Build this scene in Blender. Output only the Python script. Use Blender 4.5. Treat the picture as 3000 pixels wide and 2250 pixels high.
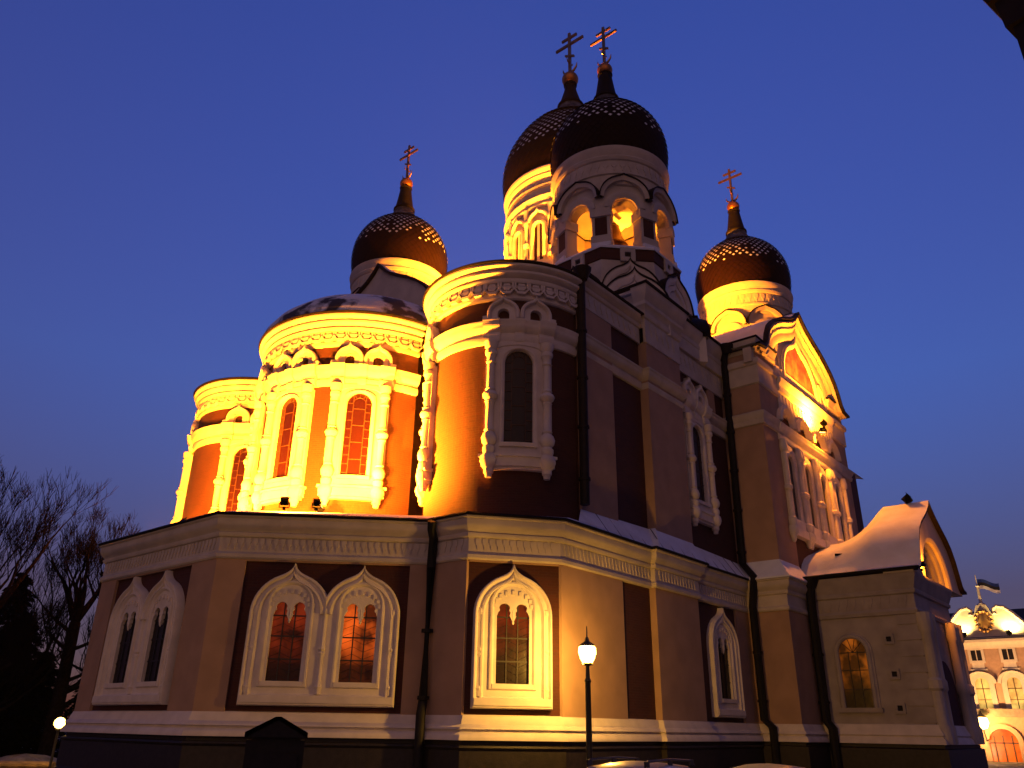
import bpy, math, random
from math import sin, cos, pi, radians as R_
from mathutils import Vector, Matrix
from mathutils.geometry import tessellate_polygon

# ------------------------------------------------------------------ scene, camera, sky, sun
sc = bpy.context.scene
for o in list(bpy.data.objects):
    bpy.data.objects.remove(o)
COL = sc.collection
EYE = 2.2                                   # eye height above the square
cam = bpy.data.cameras.new('camera')
cam.sensor_width = 36.0
cam.lens = 1712.6 / 2212.0 * 36.0
cam.clip_end = 3000
cam.clip_start = 0.1
camo = bpy.data.objects.new('camera', cam)
COL.objects.link(camo)
P_, RO_, HE_ = R_(23.509), R_(0.909), R_(40.143)
Fv = Vector((cos(HE_)*cos(P_), sin(HE_)*cos(P_), sin(P_)))
R0 = Vector((sin(HE_), -cos(HE_), 0)); U0 = R0.cross(Fv)
Rv = R0*cos(RO_) + U0*sin(RO_); Uv = -R0*sin(RO_) + U0*cos(RO_)
camo.matrix_world = Matrix(((Rv.x, Uv.x, -Fv.x, 0), (Rv.y, Uv.y, -Fv.y, 0), (Rv.z, Uv.z, -Fv.z, EYE), (0, 0, 0, 1)))
sc.camera = camo

SUN_DIR = R_(210.0)                         # compass heading (in x,y) towards the sky's low sun and the added warm fill sun, behind the camera
SUN_EL = R_(4.0)
w = bpy.data.worlds.new('World'); sc.world = w; w.use_nodes = True
nt = w.node_tree; nt.nodes.clear()
out = nt.nodes.new('ShaderNodeOutputWorld'); bg = nt.nodes.new('ShaderNodeBackground')
sky = nt.nodes.new('ShaderNodeTexSky'); sky.sky_type = 'NISHITA'; sky.sun_disc = False
sky.sun_elevation = SUN_EL; sky.sun_rotation = R_(90) - SUN_DIR
sky.air_density = 1.0; sky.dust_density = 0.6; sky.ozone_density = 6.0
tint = nt.nodes.new('ShaderNodeMix'); tint.data_type = 'RGBA'; tint.blend_type = 'MULTIPLY'
tint.inputs[0].default_value = 1.0
tint.inputs[7].default_value = (1.0, 1.0, 1.0, 1)
nt.links.new(sky.outputs[0], tint.inputs[6])
# town glow that warms the lowest part of the sky
tcw = nt.nodes.new('ShaderNodeTexCoord'); sep = nt.nodes.new('ShaderNodeSeparateXYZ'); nt.links.new(tcw.outputs['Generated'], sep.inputs[0])
crw = nt.nodes.new('ShaderNodeValToRGB'); e_ = crw.color_ramp.elements
e_[0].position = 0.0; e_[0].color = (.72, .02, .02, 1); e_[1].position = .85; e_[1].color = (.17, .03, .0, 1)
x_ = e_.new(.14); x_.color = (.66, .02, 0, 1); x_ = e_.new(.34); x_.color = (.50, 0, 0, 1)
crt = nt.nodes.new('ShaderNodeValToRGB'); t_e = crt.color_ramp.elements      # evening blue deepening overhead
t_e[0].position = 0.0; t_e[0].color = (.3, .18, .17, 1); t_e[1].position = .78; t_e[1].color = (.68, .70, 1.0, 1)
x_ = t_e.new(.14); x_.color = (.3, .20, .18, 1); x_ = t_e.new(.23); x_.color = (.31, .33, .34, 1); x_ = t_e.new(.38); x_.color = (.35, .56, .63, 1)
nt.links.new(sep.outputs[2], crt.inputs[0])
sc3 = nt.nodes.new('ShaderNodeMix'); sc3.data_type = 'RGBA'; sc3.blend_type = 'MULTIPLY'; sc3.inputs[0].default_value = 1.0
sc3.inputs[7].default_value = (3.1, 3.1, 3.1, 1); nt.links.new(crt.outputs[0], sc3.inputs[6]); nt.links.new(sc3.outputs[2], tint.inputs[7])
nt.links.new(sep.outputs[2], crw.inputs[0])
addw = nt.nodes.new('ShaderNodeMix'); addw.data_type = 'RGBA'; addw.blend_type = 'ADD'; addw.inputs[0].default_value = 1.0
nt.links.new(tint.outputs[2], addw.inputs[6]); nt.links.new(crw.outputs[0], addw.inputs[7])
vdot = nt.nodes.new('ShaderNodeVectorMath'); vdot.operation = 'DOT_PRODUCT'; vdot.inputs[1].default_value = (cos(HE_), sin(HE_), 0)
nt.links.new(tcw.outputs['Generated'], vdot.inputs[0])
mr = nt.nodes.new('ShaderNodeMapRange'); mr.interpolation_type = 'SMOOTHSTEP'  # sky dimmed behind the camera to weaken its fill on the walls
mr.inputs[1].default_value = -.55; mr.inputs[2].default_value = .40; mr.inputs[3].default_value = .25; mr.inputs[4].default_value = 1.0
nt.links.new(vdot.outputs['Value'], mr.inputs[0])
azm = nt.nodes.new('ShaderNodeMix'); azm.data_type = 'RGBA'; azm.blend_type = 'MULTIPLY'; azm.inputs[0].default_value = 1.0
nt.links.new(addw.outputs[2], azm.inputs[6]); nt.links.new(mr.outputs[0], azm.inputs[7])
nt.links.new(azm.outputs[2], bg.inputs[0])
bg.inputs[1].default_value = 0.108
nt.links.new(bg.outputs[0], out.inputs[0])
sun = bpy.data.lights.new('warm_fill_sun', 'SUN')  # unseen sun added as warm fill on the shaded walls
sun.energy = 0.36; sun.angle = R_(80); sun.color = (1.0, 0.47, 0.24)
suno = bpy.data.objects.new('warm_fill_sun', sun); COL.objects.link(suno)
sd = Vector((cos(SUN_DIR)*cos(R_(16)), sin(SUN_DIR)*cos(R_(16)), sin(R_(16))))
suno.rotation_euler = (-sd).to_track_quat('-Z', 'Y').to_euler()
sc.view_settings.view_transform = 'Standard'; sc.view_settings.look = 'None'
sc.view_settings.exposure = 0.0; sc.view_settings.gamma = 1.0
try:
    sc.cycles.use_denoising = True
    sc.cycles.max_bounces = 5; sc.cycles.diffuse_bounces = 3; sc.cycles.glossy_bounces = 2
    sc.cycles.transmission_bounces = 2; sc.cycles.sample_clamp_indirect = 6.0
except Exception:
    pass
random.seed(7)
SODIUM = (1.0, 0.27, 0.010)
GAIN = 16.0

# ------------------------------------------------------------------ materials
def mat(name, col, rough=0.8, metal=0.0, var=0.15, scale=3.0, bump=0.0, bscale=25.0, emit=None, spec=None, col2=None, cpos=(0.35, 0.65)):
    m = bpy.data.materials.new(name); m.use_nodes = True
    n = m.node_tree.nodes; l = m.node_tree.links
    b = n['Principled BSDF']; b.inputs['Roughness'].default_value = rough; b.inputs['Metallic'].default_value = metal
    if spec is not None: b.inputs['Specular IOR Level'].default_value = spec
    tc = n.new('ShaderNodeTexCoord')
    no = n.new('ShaderNodeTexNoise'); no.inputs['Scale'].default_value = scale; no.inputs['Detail'].default_value = 6
    l.new(tc.outputs['Object'], no.inputs['Vector'])
    cr = n.new('ShaderNodeValToRGB')
    c2 = col2 or tuple(c*(1+var) for c in col); c1 = col if col2 else tuple(c*(1-var) for c in col)
    cr.color_ramp.elements[0].color = (*c1, 1); cr.color_ramp.elements[1].color = (*c2, 1)
    cr.color_ramp.elements[0].position, cr.color_ramp.elements[1].position = cpos
    l.new(no.outputs['Fac'], cr.inputs['Fac']); l.new(cr.outputs['Color'], b.inputs['Base Color'])
    if bump:
        n2 = n.new('ShaderNodeTexNoise'); n2.inputs['Scale'].default_value = bscale; n2.inputs['Detail'].default_value = 5
        l.new(tc.outputs['Object'], n2.inputs['Vector'])
        bu = n.new('ShaderNodeBump'); bu.inputs['Strength'].default_value = bump; bu.inputs['Distance'].default_value = 0.03
        l.new(n2.outputs['Fac'], bu.inputs['Height']); l.new(bu.outputs['Normal'], b.inputs['Normal'])
    if emit:
        b.inputs['Emission Color'].default_value = (*emit[0], 1); b.inputs['Emission Strength'].default_value = emit[1]
    return m

def brick_mat(name, c1, c2, mort, bw=0.27, bh=0.085):
    m = bpy.data.materials.new(name); m.use_nodes = True
    n = m.node_tree.nodes; l = m.node_tree.links; b = n['Principled BSDF']; b.inputs['Roughness'].default_value = 0.85
    uv = n.new('ShaderNodeUVMap'); br = n.new('ShaderNodeTexBrick')
    br.inputs['Scale'].default_value = 1.0; br.inputs['Brick Width'].default_value = bw; br.inputs['Row Height'].default_value = bh
    br.inputs['Mortar Size'].default_value = 0.009; br.inputs['Color1'].default_value = (*c1, 1); br.inputs['Color2'].default_value = (*c2, 1)
    br.inputs['Mortar'].default_value = (*mort, 1)
    l.new(uv.outputs[0], br.inputs['Vector'])
    no = n.new('ShaderNodeTexNoise'); no.inputs['Scale'].default_value = 1.3; no.inputs['Detail'].default_value = 6
    tc = n.new('ShaderNodeTexCoord'); l.new(tc.outputs['Object'], no.inputs['Vector'])
    mx = n.new('ShaderNodeMix'); mx.data_type = 'RGBA'; mx.blend_type = 'MULTIPLY'; mx.inputs[0].default_value = 0.6
    cr = n.new('ShaderNodeValToRGB'); cr.color_ramp.elements[0].color = (.55, .55, .55, 1); cr.color_ramp.elements[0].position = .3
    l.new(no.outputs['Fac'], cr.inputs['Fac']); l.new(br.outputs['Color'], mx.inputs[6]); l.new(cr.outputs['Color'], mx.inputs[7])
    l.new(mx.outputs[2], b.inputs['Base Color'])
    bu = n.new('ShaderNodeBump'); bu.inputs['Strength'].default_value = 0.5; bu.inputs['Distance'].default_value = 0.015; bu.invert = True
    l.new(br.outputs['Fac'], bu.inputs['Height']); l.new(bu.outputs['Normal'], b.inputs['Normal'])
    return m

def pane_mat(name, glass, lit=None, strength=0.0, scale=2.2, lo=0.4, hi=0.65, low_glow=0.06):
    m = bpy.data.materials.new(name); m.use_nodes = True
    n = m.node_tree.nodes; l = m.node_tree.links; b = n['Principled BSDF']
    b.inputs['Roughness'].default_value = 0.3; b.inputs['Specular IOR Level'].default_value = .25; b.inputs['Base Color'].default_value = (*glass, 1)
    tc = n.new('ShaderNodeTexCoord')
    nb = n.new('ShaderNodeTexNoise'); nb.inputs['Scale'].default_value = 4.0
    l.new(tc.outputs['Object'], nb.inputs['Vector'])
    bu = n.new('ShaderNodeBump'); bu.inputs['Strength'].default_value = 0.25; bu.inputs['Distance'].default_value = 0.02
    l.new(nb.outputs['Fac'], bu.inputs['Height']); l.new(bu.outputs['Normal'], b.inputs['Normal'])
    if lit:
        no = n.new('ShaderNodeTexNoise'); no.inputs['Scale'].default_value = scale; no.inputs['Detail'].default_value = 3
        l.new(tc.outputs['Object'], no.inputs['Vector'])
        cr = n.new('ShaderNodeValToRGB'); cr.color_ramp.elements[0].position = lo; cr.color_ramp.elements[1].position = hi
        cr.color_ramp.elements[0].color = (*(c*0.08 for c in lit), 1); cr.color_ramp.elements[1].color = (*lit, 1)
        l.new(no.outputs['Fac'], cr.inputs['Fac'])
        sx = n.new('ShaderNodeSeparateXYZ'); l.new(tc.outputs['Generated'], sx.inputs[0])
        mrr = n.new('ShaderNodeMapRange'); mrr.inputs[1].default_value = .22; mrr.inputs[2].default_value = .55; mrr.inputs[3].default_value = low_glow  # window glow painted weaker towards the bottom of the pane
        l.new(sx.outputs[2], mrr.inputs[0])
        mm = n.new('ShaderNodeMix'); mm.data_type = 'RGBA'; mm.blend_type = 'MULTIPLY'; mm.inputs[0].default_value = 1.0
        l.new(cr.outputs['Color'], mm.inputs[6]); l.new(mrr.outputs[0], mm.inputs[7])
        l.new(mm.outputs[2], b.inputs['Emission Color'])
        b.inputs['Emission Strength'].default_value = strength
    return m

def snow_roof_mat(name, bare, snow, lo, hi, scale=1.2):
    """snow lying in patches on a dark roof"""
    m = mat(name, bare, rough=0.75, col2=snow, scale=scale, cpos=(lo, hi), bump=0.4, bscale=9)
    return m

M = dict(
    stucco=mat('cream_stucco', (.52, .46, .40), .85, var=.10, scale=1.5, bump=.12, bscale=40),
    tan=mat('rose_tan_stucco', (.37, .235, .155), .88, var=.10, scale=1.2, bump=.15, bscale=45),
    porchst=mat('shaded_porch_stucco', (.36, .315, .29), .88, var=.14, scale=1.4, bump=.2, bscale=30),  # stucco darkened in colour for the porch lying out of lamp light
    trim=mat('white_stucco_trim', (.67, .60, .54), .8, var=.08, scale=2.0, bump=.10, bscale=35),
    brick=brick_mat('red_brick', (.074, .0140, .0055), (.056, .0100, .004), (.068, .022, .012)),
    granite=mat('dark_granite', (.014, .010, .009), .6, var=.4, scale=6, bump=.2),
    metal=mat('dark_sheet_metal', (.009, .0075, .008), .6, var=.3, scale=5, spec=.08),
    pipe=mat('black_downpipe_metal', (.007, .006, .006), .6, var=.3, spec=.2),
    snow=mat('roof_snow', (.74, .76, .82), .85, var=.07, scale=1.6, bump=.35, bscale=6),
    snowpatch=snow_roof_mat('patchy_snow_on_metal', (.03, .026, .03), (.70, .72, .80), .42, .50, .9),
    tile=mat('dome_tile', (.0085, .0022, .0018), .7, var=.35, scale=9, spec=.12),
    dusted=mat('snow_dusted_metal', (.02, .018, .02), .8, col2=(.16, .16, .18), scale=2.5, cpos=(.35, .7)),
    gold=mat('gilded_metal', (.50, .20, .06), .42, metal=.9, var=.15),
    crossm=mat('dark_gilded_iron', (.35, .20, .09), .35, metal=.9, var=.2),
    bronze=mat('bell_bronze', (.16, .085, .04), .45, metal=.8, var=.25),
    hole=mat('painted_hole_shade', (.012, .010, .010), .9),  # near-black colour stands in for the shade inside sunk holes
    lead=mat('window_lead', (.02, .016, .016), .6),
    bar=mat('painted_glazing_bar', (.05, .014, .006), .6),
    glass=pane_mat('dark_glass', (.012, .010, .012)),
    glasswarm=pane_mat('dim_lit_glass', (.010, .006, .005), (.55, .045, .006), .42, 1.8, .33, .72),
    glasslit=pane_mat('lit_glass', (.03, .012, .008), (1.0, .13, .010), .95, 1.5, .36, .68),
    glassred=pane_mat('floodlit_curtained_glass', (.017, .0034, .0016), None),
    glassporch=pane_mat('porch_lit_glass', (.02, .012, .008), (1.0, .22, .015), .40, 1.1, .44, .66),
    icon=mat('painted_icon_panel', (.20, .05, .02), .6, col2=(.45, .16, .05), scale=2.5, cpos=(.4, .62)),
)

# ------------------------------------------------------------------ mesh builder
class MB:
    def __init__(s): s.v = []; s.t = []; s.f = []; s.m = []
    def vert(s, p, t=None):
        s.v.append(tuple(p)); s.t.append(t if t else (p[0]+p[1], p[2])); return len(s.v)-1
    def face(s, idx, m=0): s.f.append(tuple(idx)); s.m.append(m)
    def quad(s, pts, m=0): s.face([s.vert(p) for p in pts], m)
    def grid(s, rows, m=0, trows=None, cu=False, cv=False):
        ids = [[s.vert(p, trows[i][j] if trows else None) for j, p in enumerate(r)] for i, r in enumerate(rows)]
        nr, ncol = len(ids), len(ids[0])
        for i in range(nr if cu else nr-1):
            for j in range(ncol if cv else ncol-1):
                a, b = ids[i], ids[(i+1) % nr]
                s.face((a[j], a[(j+1) % ncol], b[(j+1) % ncol], b[j]), m)
        return ids
    # mapped primitives: (u along the wall, z up, d outward)
    def msec(s, mp, us, sec, m=0, closed=True, caps=True):
        rows = [[mp(u, z, d) for d, z in sec] for u in us]; tr = [[(u+d*.3, z) for d, z in sec] for u in us]
        ids = s.grid(rows, m, tr, cv=closed)
        if caps and closed: s.face(ids[0], m); s.face(list(reversed(ids[-1])), m)
    def mbox(s, mp, u0, u1, z0, z1, d0, d1, m=0, nu=1):
        s.msec(mp, [u0+(u1-u0)*i/nu for i in range(nu+1)], [(d0, z0), (d1, z0), (d1, z1), (d0, z1)], m)
    def mplate(s, mp, outer, holes, d0, d1, m=0, side=None):
        loops = [outer]+list(holes); side = m if side is None else side
        tri = tessellate_polygon([[Vector((u, z, 0)) for u, z in lp] for lp in loops])
        flat = [p for lp in loops for p in lp]
        ids = [s.vert(mp(u, z, d1), (u, z)) for u, z in flat]
        for t in tri: s.face([ids[i] for i in t], m)
        for lp in loops:
            s.grid([[mp(u, z, d0) for u, z in lp], [mp(u, z, d1) for u, z in lp]], side, [[(u, z) for u, z in lp]]*2, cv=True)
    def mband(s, mp, A, B, prof, m=0, closed=False):
        rows, tr = [], []
        for t, d in prof:
            pts = [(a[0]+(b[0]-a[0])*t, a[1]+(b[1]-a[1])*t) for a, b in zip(A, B)]
            rows.append([mp(u, z, d) for u, z in pts]); tr.append(pts)
        s.grid(rows, m, tr, cv=closed)
    def mlathe(s, mp, u, d, prof, m=0, n=12):
        s.grid([[mp(u+r*cos(2*pi*k/n), z, d+r*sin(2*pi*k/n)) for k in range(n)] for z, r in prof], m, cv=True)
    def psweep(s, path, sec, m=0, closed=False, uvs=False):
        n = len(path); nrm = []
        for i in range(n):
            ds = []
            if closed or i > 0: a, b = path[i-1], path[i]; ds.append(Vector((b[0]-a[0], b[1]-a[1])).normalized())
            if closed or i < n-1: a, b = path[i], path[(i+1) % n]; ds.append(Vector((b[0]-a[0], b[1]-a[1])).normalized())
            ns = [Vector((q.y, -q.x)) for q in ds]
            v = ns[0] if len(ns) == 1 else (ns[0]+ns[1])/(1+ns[0].dot(ns[1]))
            nrm.append(v)
        L = 0; tr = []; rows = []
        for i in range(n):
            if i: L += (Vector(path[i])-Vector(path[i-1])).length
            rows.append([(path[i][0]+nrm[i].x*d, path[i][1]+nrm[i].y*d, z) for d, z in sec]); tr.append([(L, z) for d, z in sec])
        s.grid(rows, m, tr, cu=closed)
        if not closed:
            for r in (rows[0], rows[-1]):
                if len(r) > 2: s.face([s.vert(p) for p in r], m)
    def lathe(s, prof, n=48, m=0, c=(0, 0), a0=0, a1=2*pi):
        full = abs(a1-a0-2*pi) < 1e-6; k = n if full else n+1
        an = [a0+(a1-a0)*i/n for i in range(k)]
        rows = [[(c[0]+r*cos(a), c[1]+r*sin(a), z) for a in an] for r, z in prof]
        s.grid(rows, m, [[(a*max(x[0] for x in prof), z) for a in an] for r, z in prof], cv=full)
    def box(s, x0, x1, y0, y1, z0, z1, m=0):
        s.mbox(lambda u, z, d: (u, d, z), x0, x1, z0, z1, y0, y1, m)
    def tube(s, pts, rad, n=8, m=0, cap=True):
        pts = [Vector(p) for p in pts]; rows = []
        if not isinstance(rad, (list, tuple)): rad = [rad]*len(pts)
        t0 = (pts[1]-pts[0]).normalized(); up = Vector((0, 0, 1)) if abs(t0.z) < .9 else Vector((1, 0, 0))
        for i, p in enumerate(pts):
            t = (pts[min(i+1, len(pts)-1)]-pts[max(i-1, 0)]).normalized()
            x = up.cross(t)
            if x.length < 1e-4: x = Vector((1, 0, 0)).cross(t)
            x.normalize(); y = t.cross(x); up = y if abs(t.dot(y)) < .5 and False else up
            rows.append([tuple(p+(x*cos(2*pi*k/n)+y*sin(2*pi*k/n))*rad[i]) for k in range(n)])
        ids = s.grid(rows, m, cv=True)
        if cap: s.face(list(reversed(ids[0])), m); s.face(ids[-1], m)
    def build(s, name, mats, parent=None, loc=(0, 0, 0), smooth=35, merge=True):
        me = bpy.data.meshes.new(name); me.from_pydata(s.v, [], s.f)
        for k in (mats if isinstance(mats, (list, tuple)) else [mats]): me.materials.append(k)
        me.polygons.foreach_set('material_index', s.m)
        uv = me.uv_layers.new(name='UVMap'); li = [0]*len(me.loops); me.loops.foreach_get('vertex_index', li)
        flat = []
        for i in li: flat.extend(s.t[i])
        uv.data.foreach_set('uv', flat)
        if merge:
            import bmesh
            bm = bmesh.new(); bm.from_mesh(me); bmesh.ops.remove_doubles(bm, verts=bm.verts, dist=.0006)
            bmesh.ops.recalc_face_normals(bm, faces=bm.faces); bm.to_mesh(me); bm.free()
        if smooth:
            me.shade_smooth(); me.set_sharp_from_angle(angle=R_(smooth))
        o = bpy.data.objects.new(name, me); COL.objects.link(o)
        if parent is not None: o.parent = parent
        o.location = loc
        return o

def plane(A, B):
    A = Vector(A); B = Vector(B); L = (B-A).length; u_ = (B-A)/L; n_ = Vector((u_.y, -u_.x))
    f = lambda u, z, d: (A.x+u_.x*u+n_.x*d, A.y+u_.y*u+n_.y*d, z)
    f.L = L
    return f
def shift(mp, du, dz=0.0): return lambda u, z, d: mp(u+du, z+dz, d)
def cyl(cx, cy, r, deg):
    return lambda u, z, d: (cx-(r+d)*cos(R_(deg)+u/r), cy-(r+d)*sin(R_(deg)+u/r), z)

def empty(name, loc, label, cat, group=None, rz=0):
    o = bpy.data.objects.new(name, None); COL.objects.link(o); o.location = loc; o.rotation_euler = (0, 0, rz)
    o.empty_display_size = .3; tag(o, label, cat, group); return o
def tag(o, label, cat, group=None):
    o['label'] = label; o['category'] = cat
    if group: o['group'] = group
    return o

def keel(u0, w, zs, zt, n=9, trim=1.0):
    """left spring -> tip -> right spring of a keel (ogee) arch"""
    h = []
    for i in range(n+1):
        a = pi-(pi/3)*i/n*1.15; h.append((w*cos(a), w*sin(a)))
    p = h[-1]; a = pi-(pi/3)*1.15; tx, tz = sin(a), -cos(a)
    top = zt-zs; c = (p[0]+tx*w*.35, p[1]+tz*w*.35)
    for i in range(1, n):
        t = i/(n-1); h.append(((1-t)**2*p[0]+2*t*(1-t)*c[0], (1-t)**2*p[1]+2*t*(1-t)*c[1]+t*t*top))
    h[-1] = (0, top)
    k = h+[(-x, z) for x, z in reversed(h[:-1])]
    return [(u0+x, zs+z) for x, z in k]
def arch(u0, w, z0, zs, n=10):
    """bottom-left, up, round, down to bottom-right"""
    return [(u0-w, z0)]+[(u0+w*cos(pi-pi*i/n), zs+w*sin(pi-pi*i/n)) for i in range(n+1)]+[(u0+w, z0)]

# ------------------------------------------------------------------ ground
g = MB()
N = 40
def gh(x, y):
    return 0.0
rows = []
xs = [-900, -300, -100, -50]+[-30+4*i for i in range(36)]+[130, 180, 300, 900]
for x in xs: rows.append([(x, y, gh(x, y)) for y in xs])
g.grid(rows)
mg = mat('snowy_cobbles', (.05, .048, .05), .8, col2=(.45, .46, .50), scale=.35, cpos=(.50, .72), bump=.6, bscale=7)
go = g.build('ground', mg, smooth=0); go['kind'] = 'structure'

# ------------------------------------------------------------------ cathedral
RX, RY = 30.0, 27.0
cath = empty('cathedral', (RX, RY, 0), 'floodlit red brick and white stucco onion domed cathedral filling the picture', 'cathedral')
OFF = (-RX, -RY, EYE)
def part(mb, name, mats, parent=None, **k):
    if parent is None: return mb.build(name, mats, cath, OFF, **k)
    return mb.build(name, mats, parent, (0, 0, 0), **k)

YC = 26.9
A, B, C1, C2, D = (13.25, 23.05), (17.9, 18.4), (17.95, 16.75), (20.2, 15.0), (34.05, 15.0)
mir = lambda p: (p[0], 2*YC-p[1])
PN = [(25.75, 15.0), (25.75, 14.8), (28.85, 14.8), (28.85, 15.0)]      # the stepped-out pier of the north wall
LOW = [mir(D), mir(C2), mir(C1), mir(B), mir(A), A, B, C1, C2]+PN+[D]
LOWS = [mir(D), mir(C2), mir(C1), mir(B), mir(A), A, B, C1, C2, D]
m_ = MB(); m_.psweep(LOWS, [(-.02, -2.3), (0, -.2), (0, 5.2), (-.3, 5.9)], 0)
part(m_, 'brick_wall', M['brick'])
# granite base and white plinth mouldings
m_ = MB(); m_.psweep(LOW, [(.0, -.30), (.16, -.31), (.17, -.43), (.30, -.45), (.33, -.50), (.30, -.55), (.27, -.57), (.27, -1.35), (.34, -1.40), (.34, -2.35)])
part(m_, 'granite_base', M['granite'])
m_ = MB(); m_.psweep(LOW, [(.0, .36), (.10, .34), (.13, .27), (.16, .22), (.19, .10), (.27, .04), (.30, -.02), (.22, -.04), (.21, -.08), (.30, -.13), (.34, -.20), (.36, -.28), (.36, -.31), (.1, -.32)])
part(m_, 'plinth_moulding', M['trim'])
# crowning cornice of the lower storey
LC = [(0, 4.74), (.13, 4.75), (.17, 4.80), (.17, 4.90), (.12, 4.95), (.10, 4.97), (.10, 5.42), (.16, 5.44), (.20, 5.50), (.20, 5.56), (.16, 5.58), (.22, 5.66), (.30, 5.74), (.34, 5.84), (.34, 5.98), (.40, 6.02), (.40, 6.06), (.0, 6.07)]
m_ = MB(); m_.psweep(LOW, LC)
def frieze(mb, mp, L, z0, z1, d, step=.26):
    n = max(1, int(L/step)); st = L/n; h = z1-z0
    for i in range(n):
        u = (i+.5)*st; wv = st*.30
        mb.mplate(mp, [(u-wv, z1), (u-wv, z0+h*.55), (u-wv*.3, z0+h*.35), (u-wv*.3, z0+h*.15), (u, z0), (u+wv*.3, z0+h*.15), (u+wv*.3, z0+h*.35), (u+wv, z0+h*.55), (u+wv, z1)][::-1], [], d-.02, d+.03)
for a, b in zip(LOW[3:-1], LOW[4:]):
    p = plane(a, b)
    if p.L > 1: frieze(m_, shift(p, .12), p.L-.24, 5.04, 5.40, .10, .21)
part(m_, 'lower_cornice', M['stucco'])
m_ = MB(); m_.psweep(LOW, [(.36, 6.065), (.46, 6.07), (.47, 6.11), (.43, 6.16), (.30, 6.17)])
part(m_, 'eave_gutter', M['metal'])
# stucco pilasters between the brick panels
NE_ = plane(A, B); EA = plane(mir(A), A); CH = plane(C1, C2); EB = plane(B, C1); NW_ = plane(C2, D)
def pil(pieces, name='pilaster'):
    for (path, sec) in pieces:
        q = MB(); q.psweep(path, sec); part(q, name, M['tan'])
S_ = [(0, .33), (.10, .34), (.10, 4.76), (0, 4.77)]
def on(p, u): x = p(u, 0, 0); return (x[0], x[1])
pil([([on(EA, 6.30), A, on(NE_, .86)], S_), ([on(NE_, 5.95), B, C1], S_), ([mir(A), on(EA, 1.15)], S_)])
pil([([C2, (23.75, 15.0)], S_), (PN, [(0, .33), (.06, .34), (.06, 4.76), (0, 4.77)]), ([(32.55, 15.0), (34.0, 15.0)], S_)])
for nm, (mp, u0, u1) in dict(a=(EA, 1.15, 6.30), b=(NE_, .86, 5.95), c=(CH, -.0, 2.85)).items():
    q = MB(); q.mbox(mp, u0, u1, 4.70, 4.78, -.05, .095); part(q, 'panel_head', M['tan'])

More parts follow.
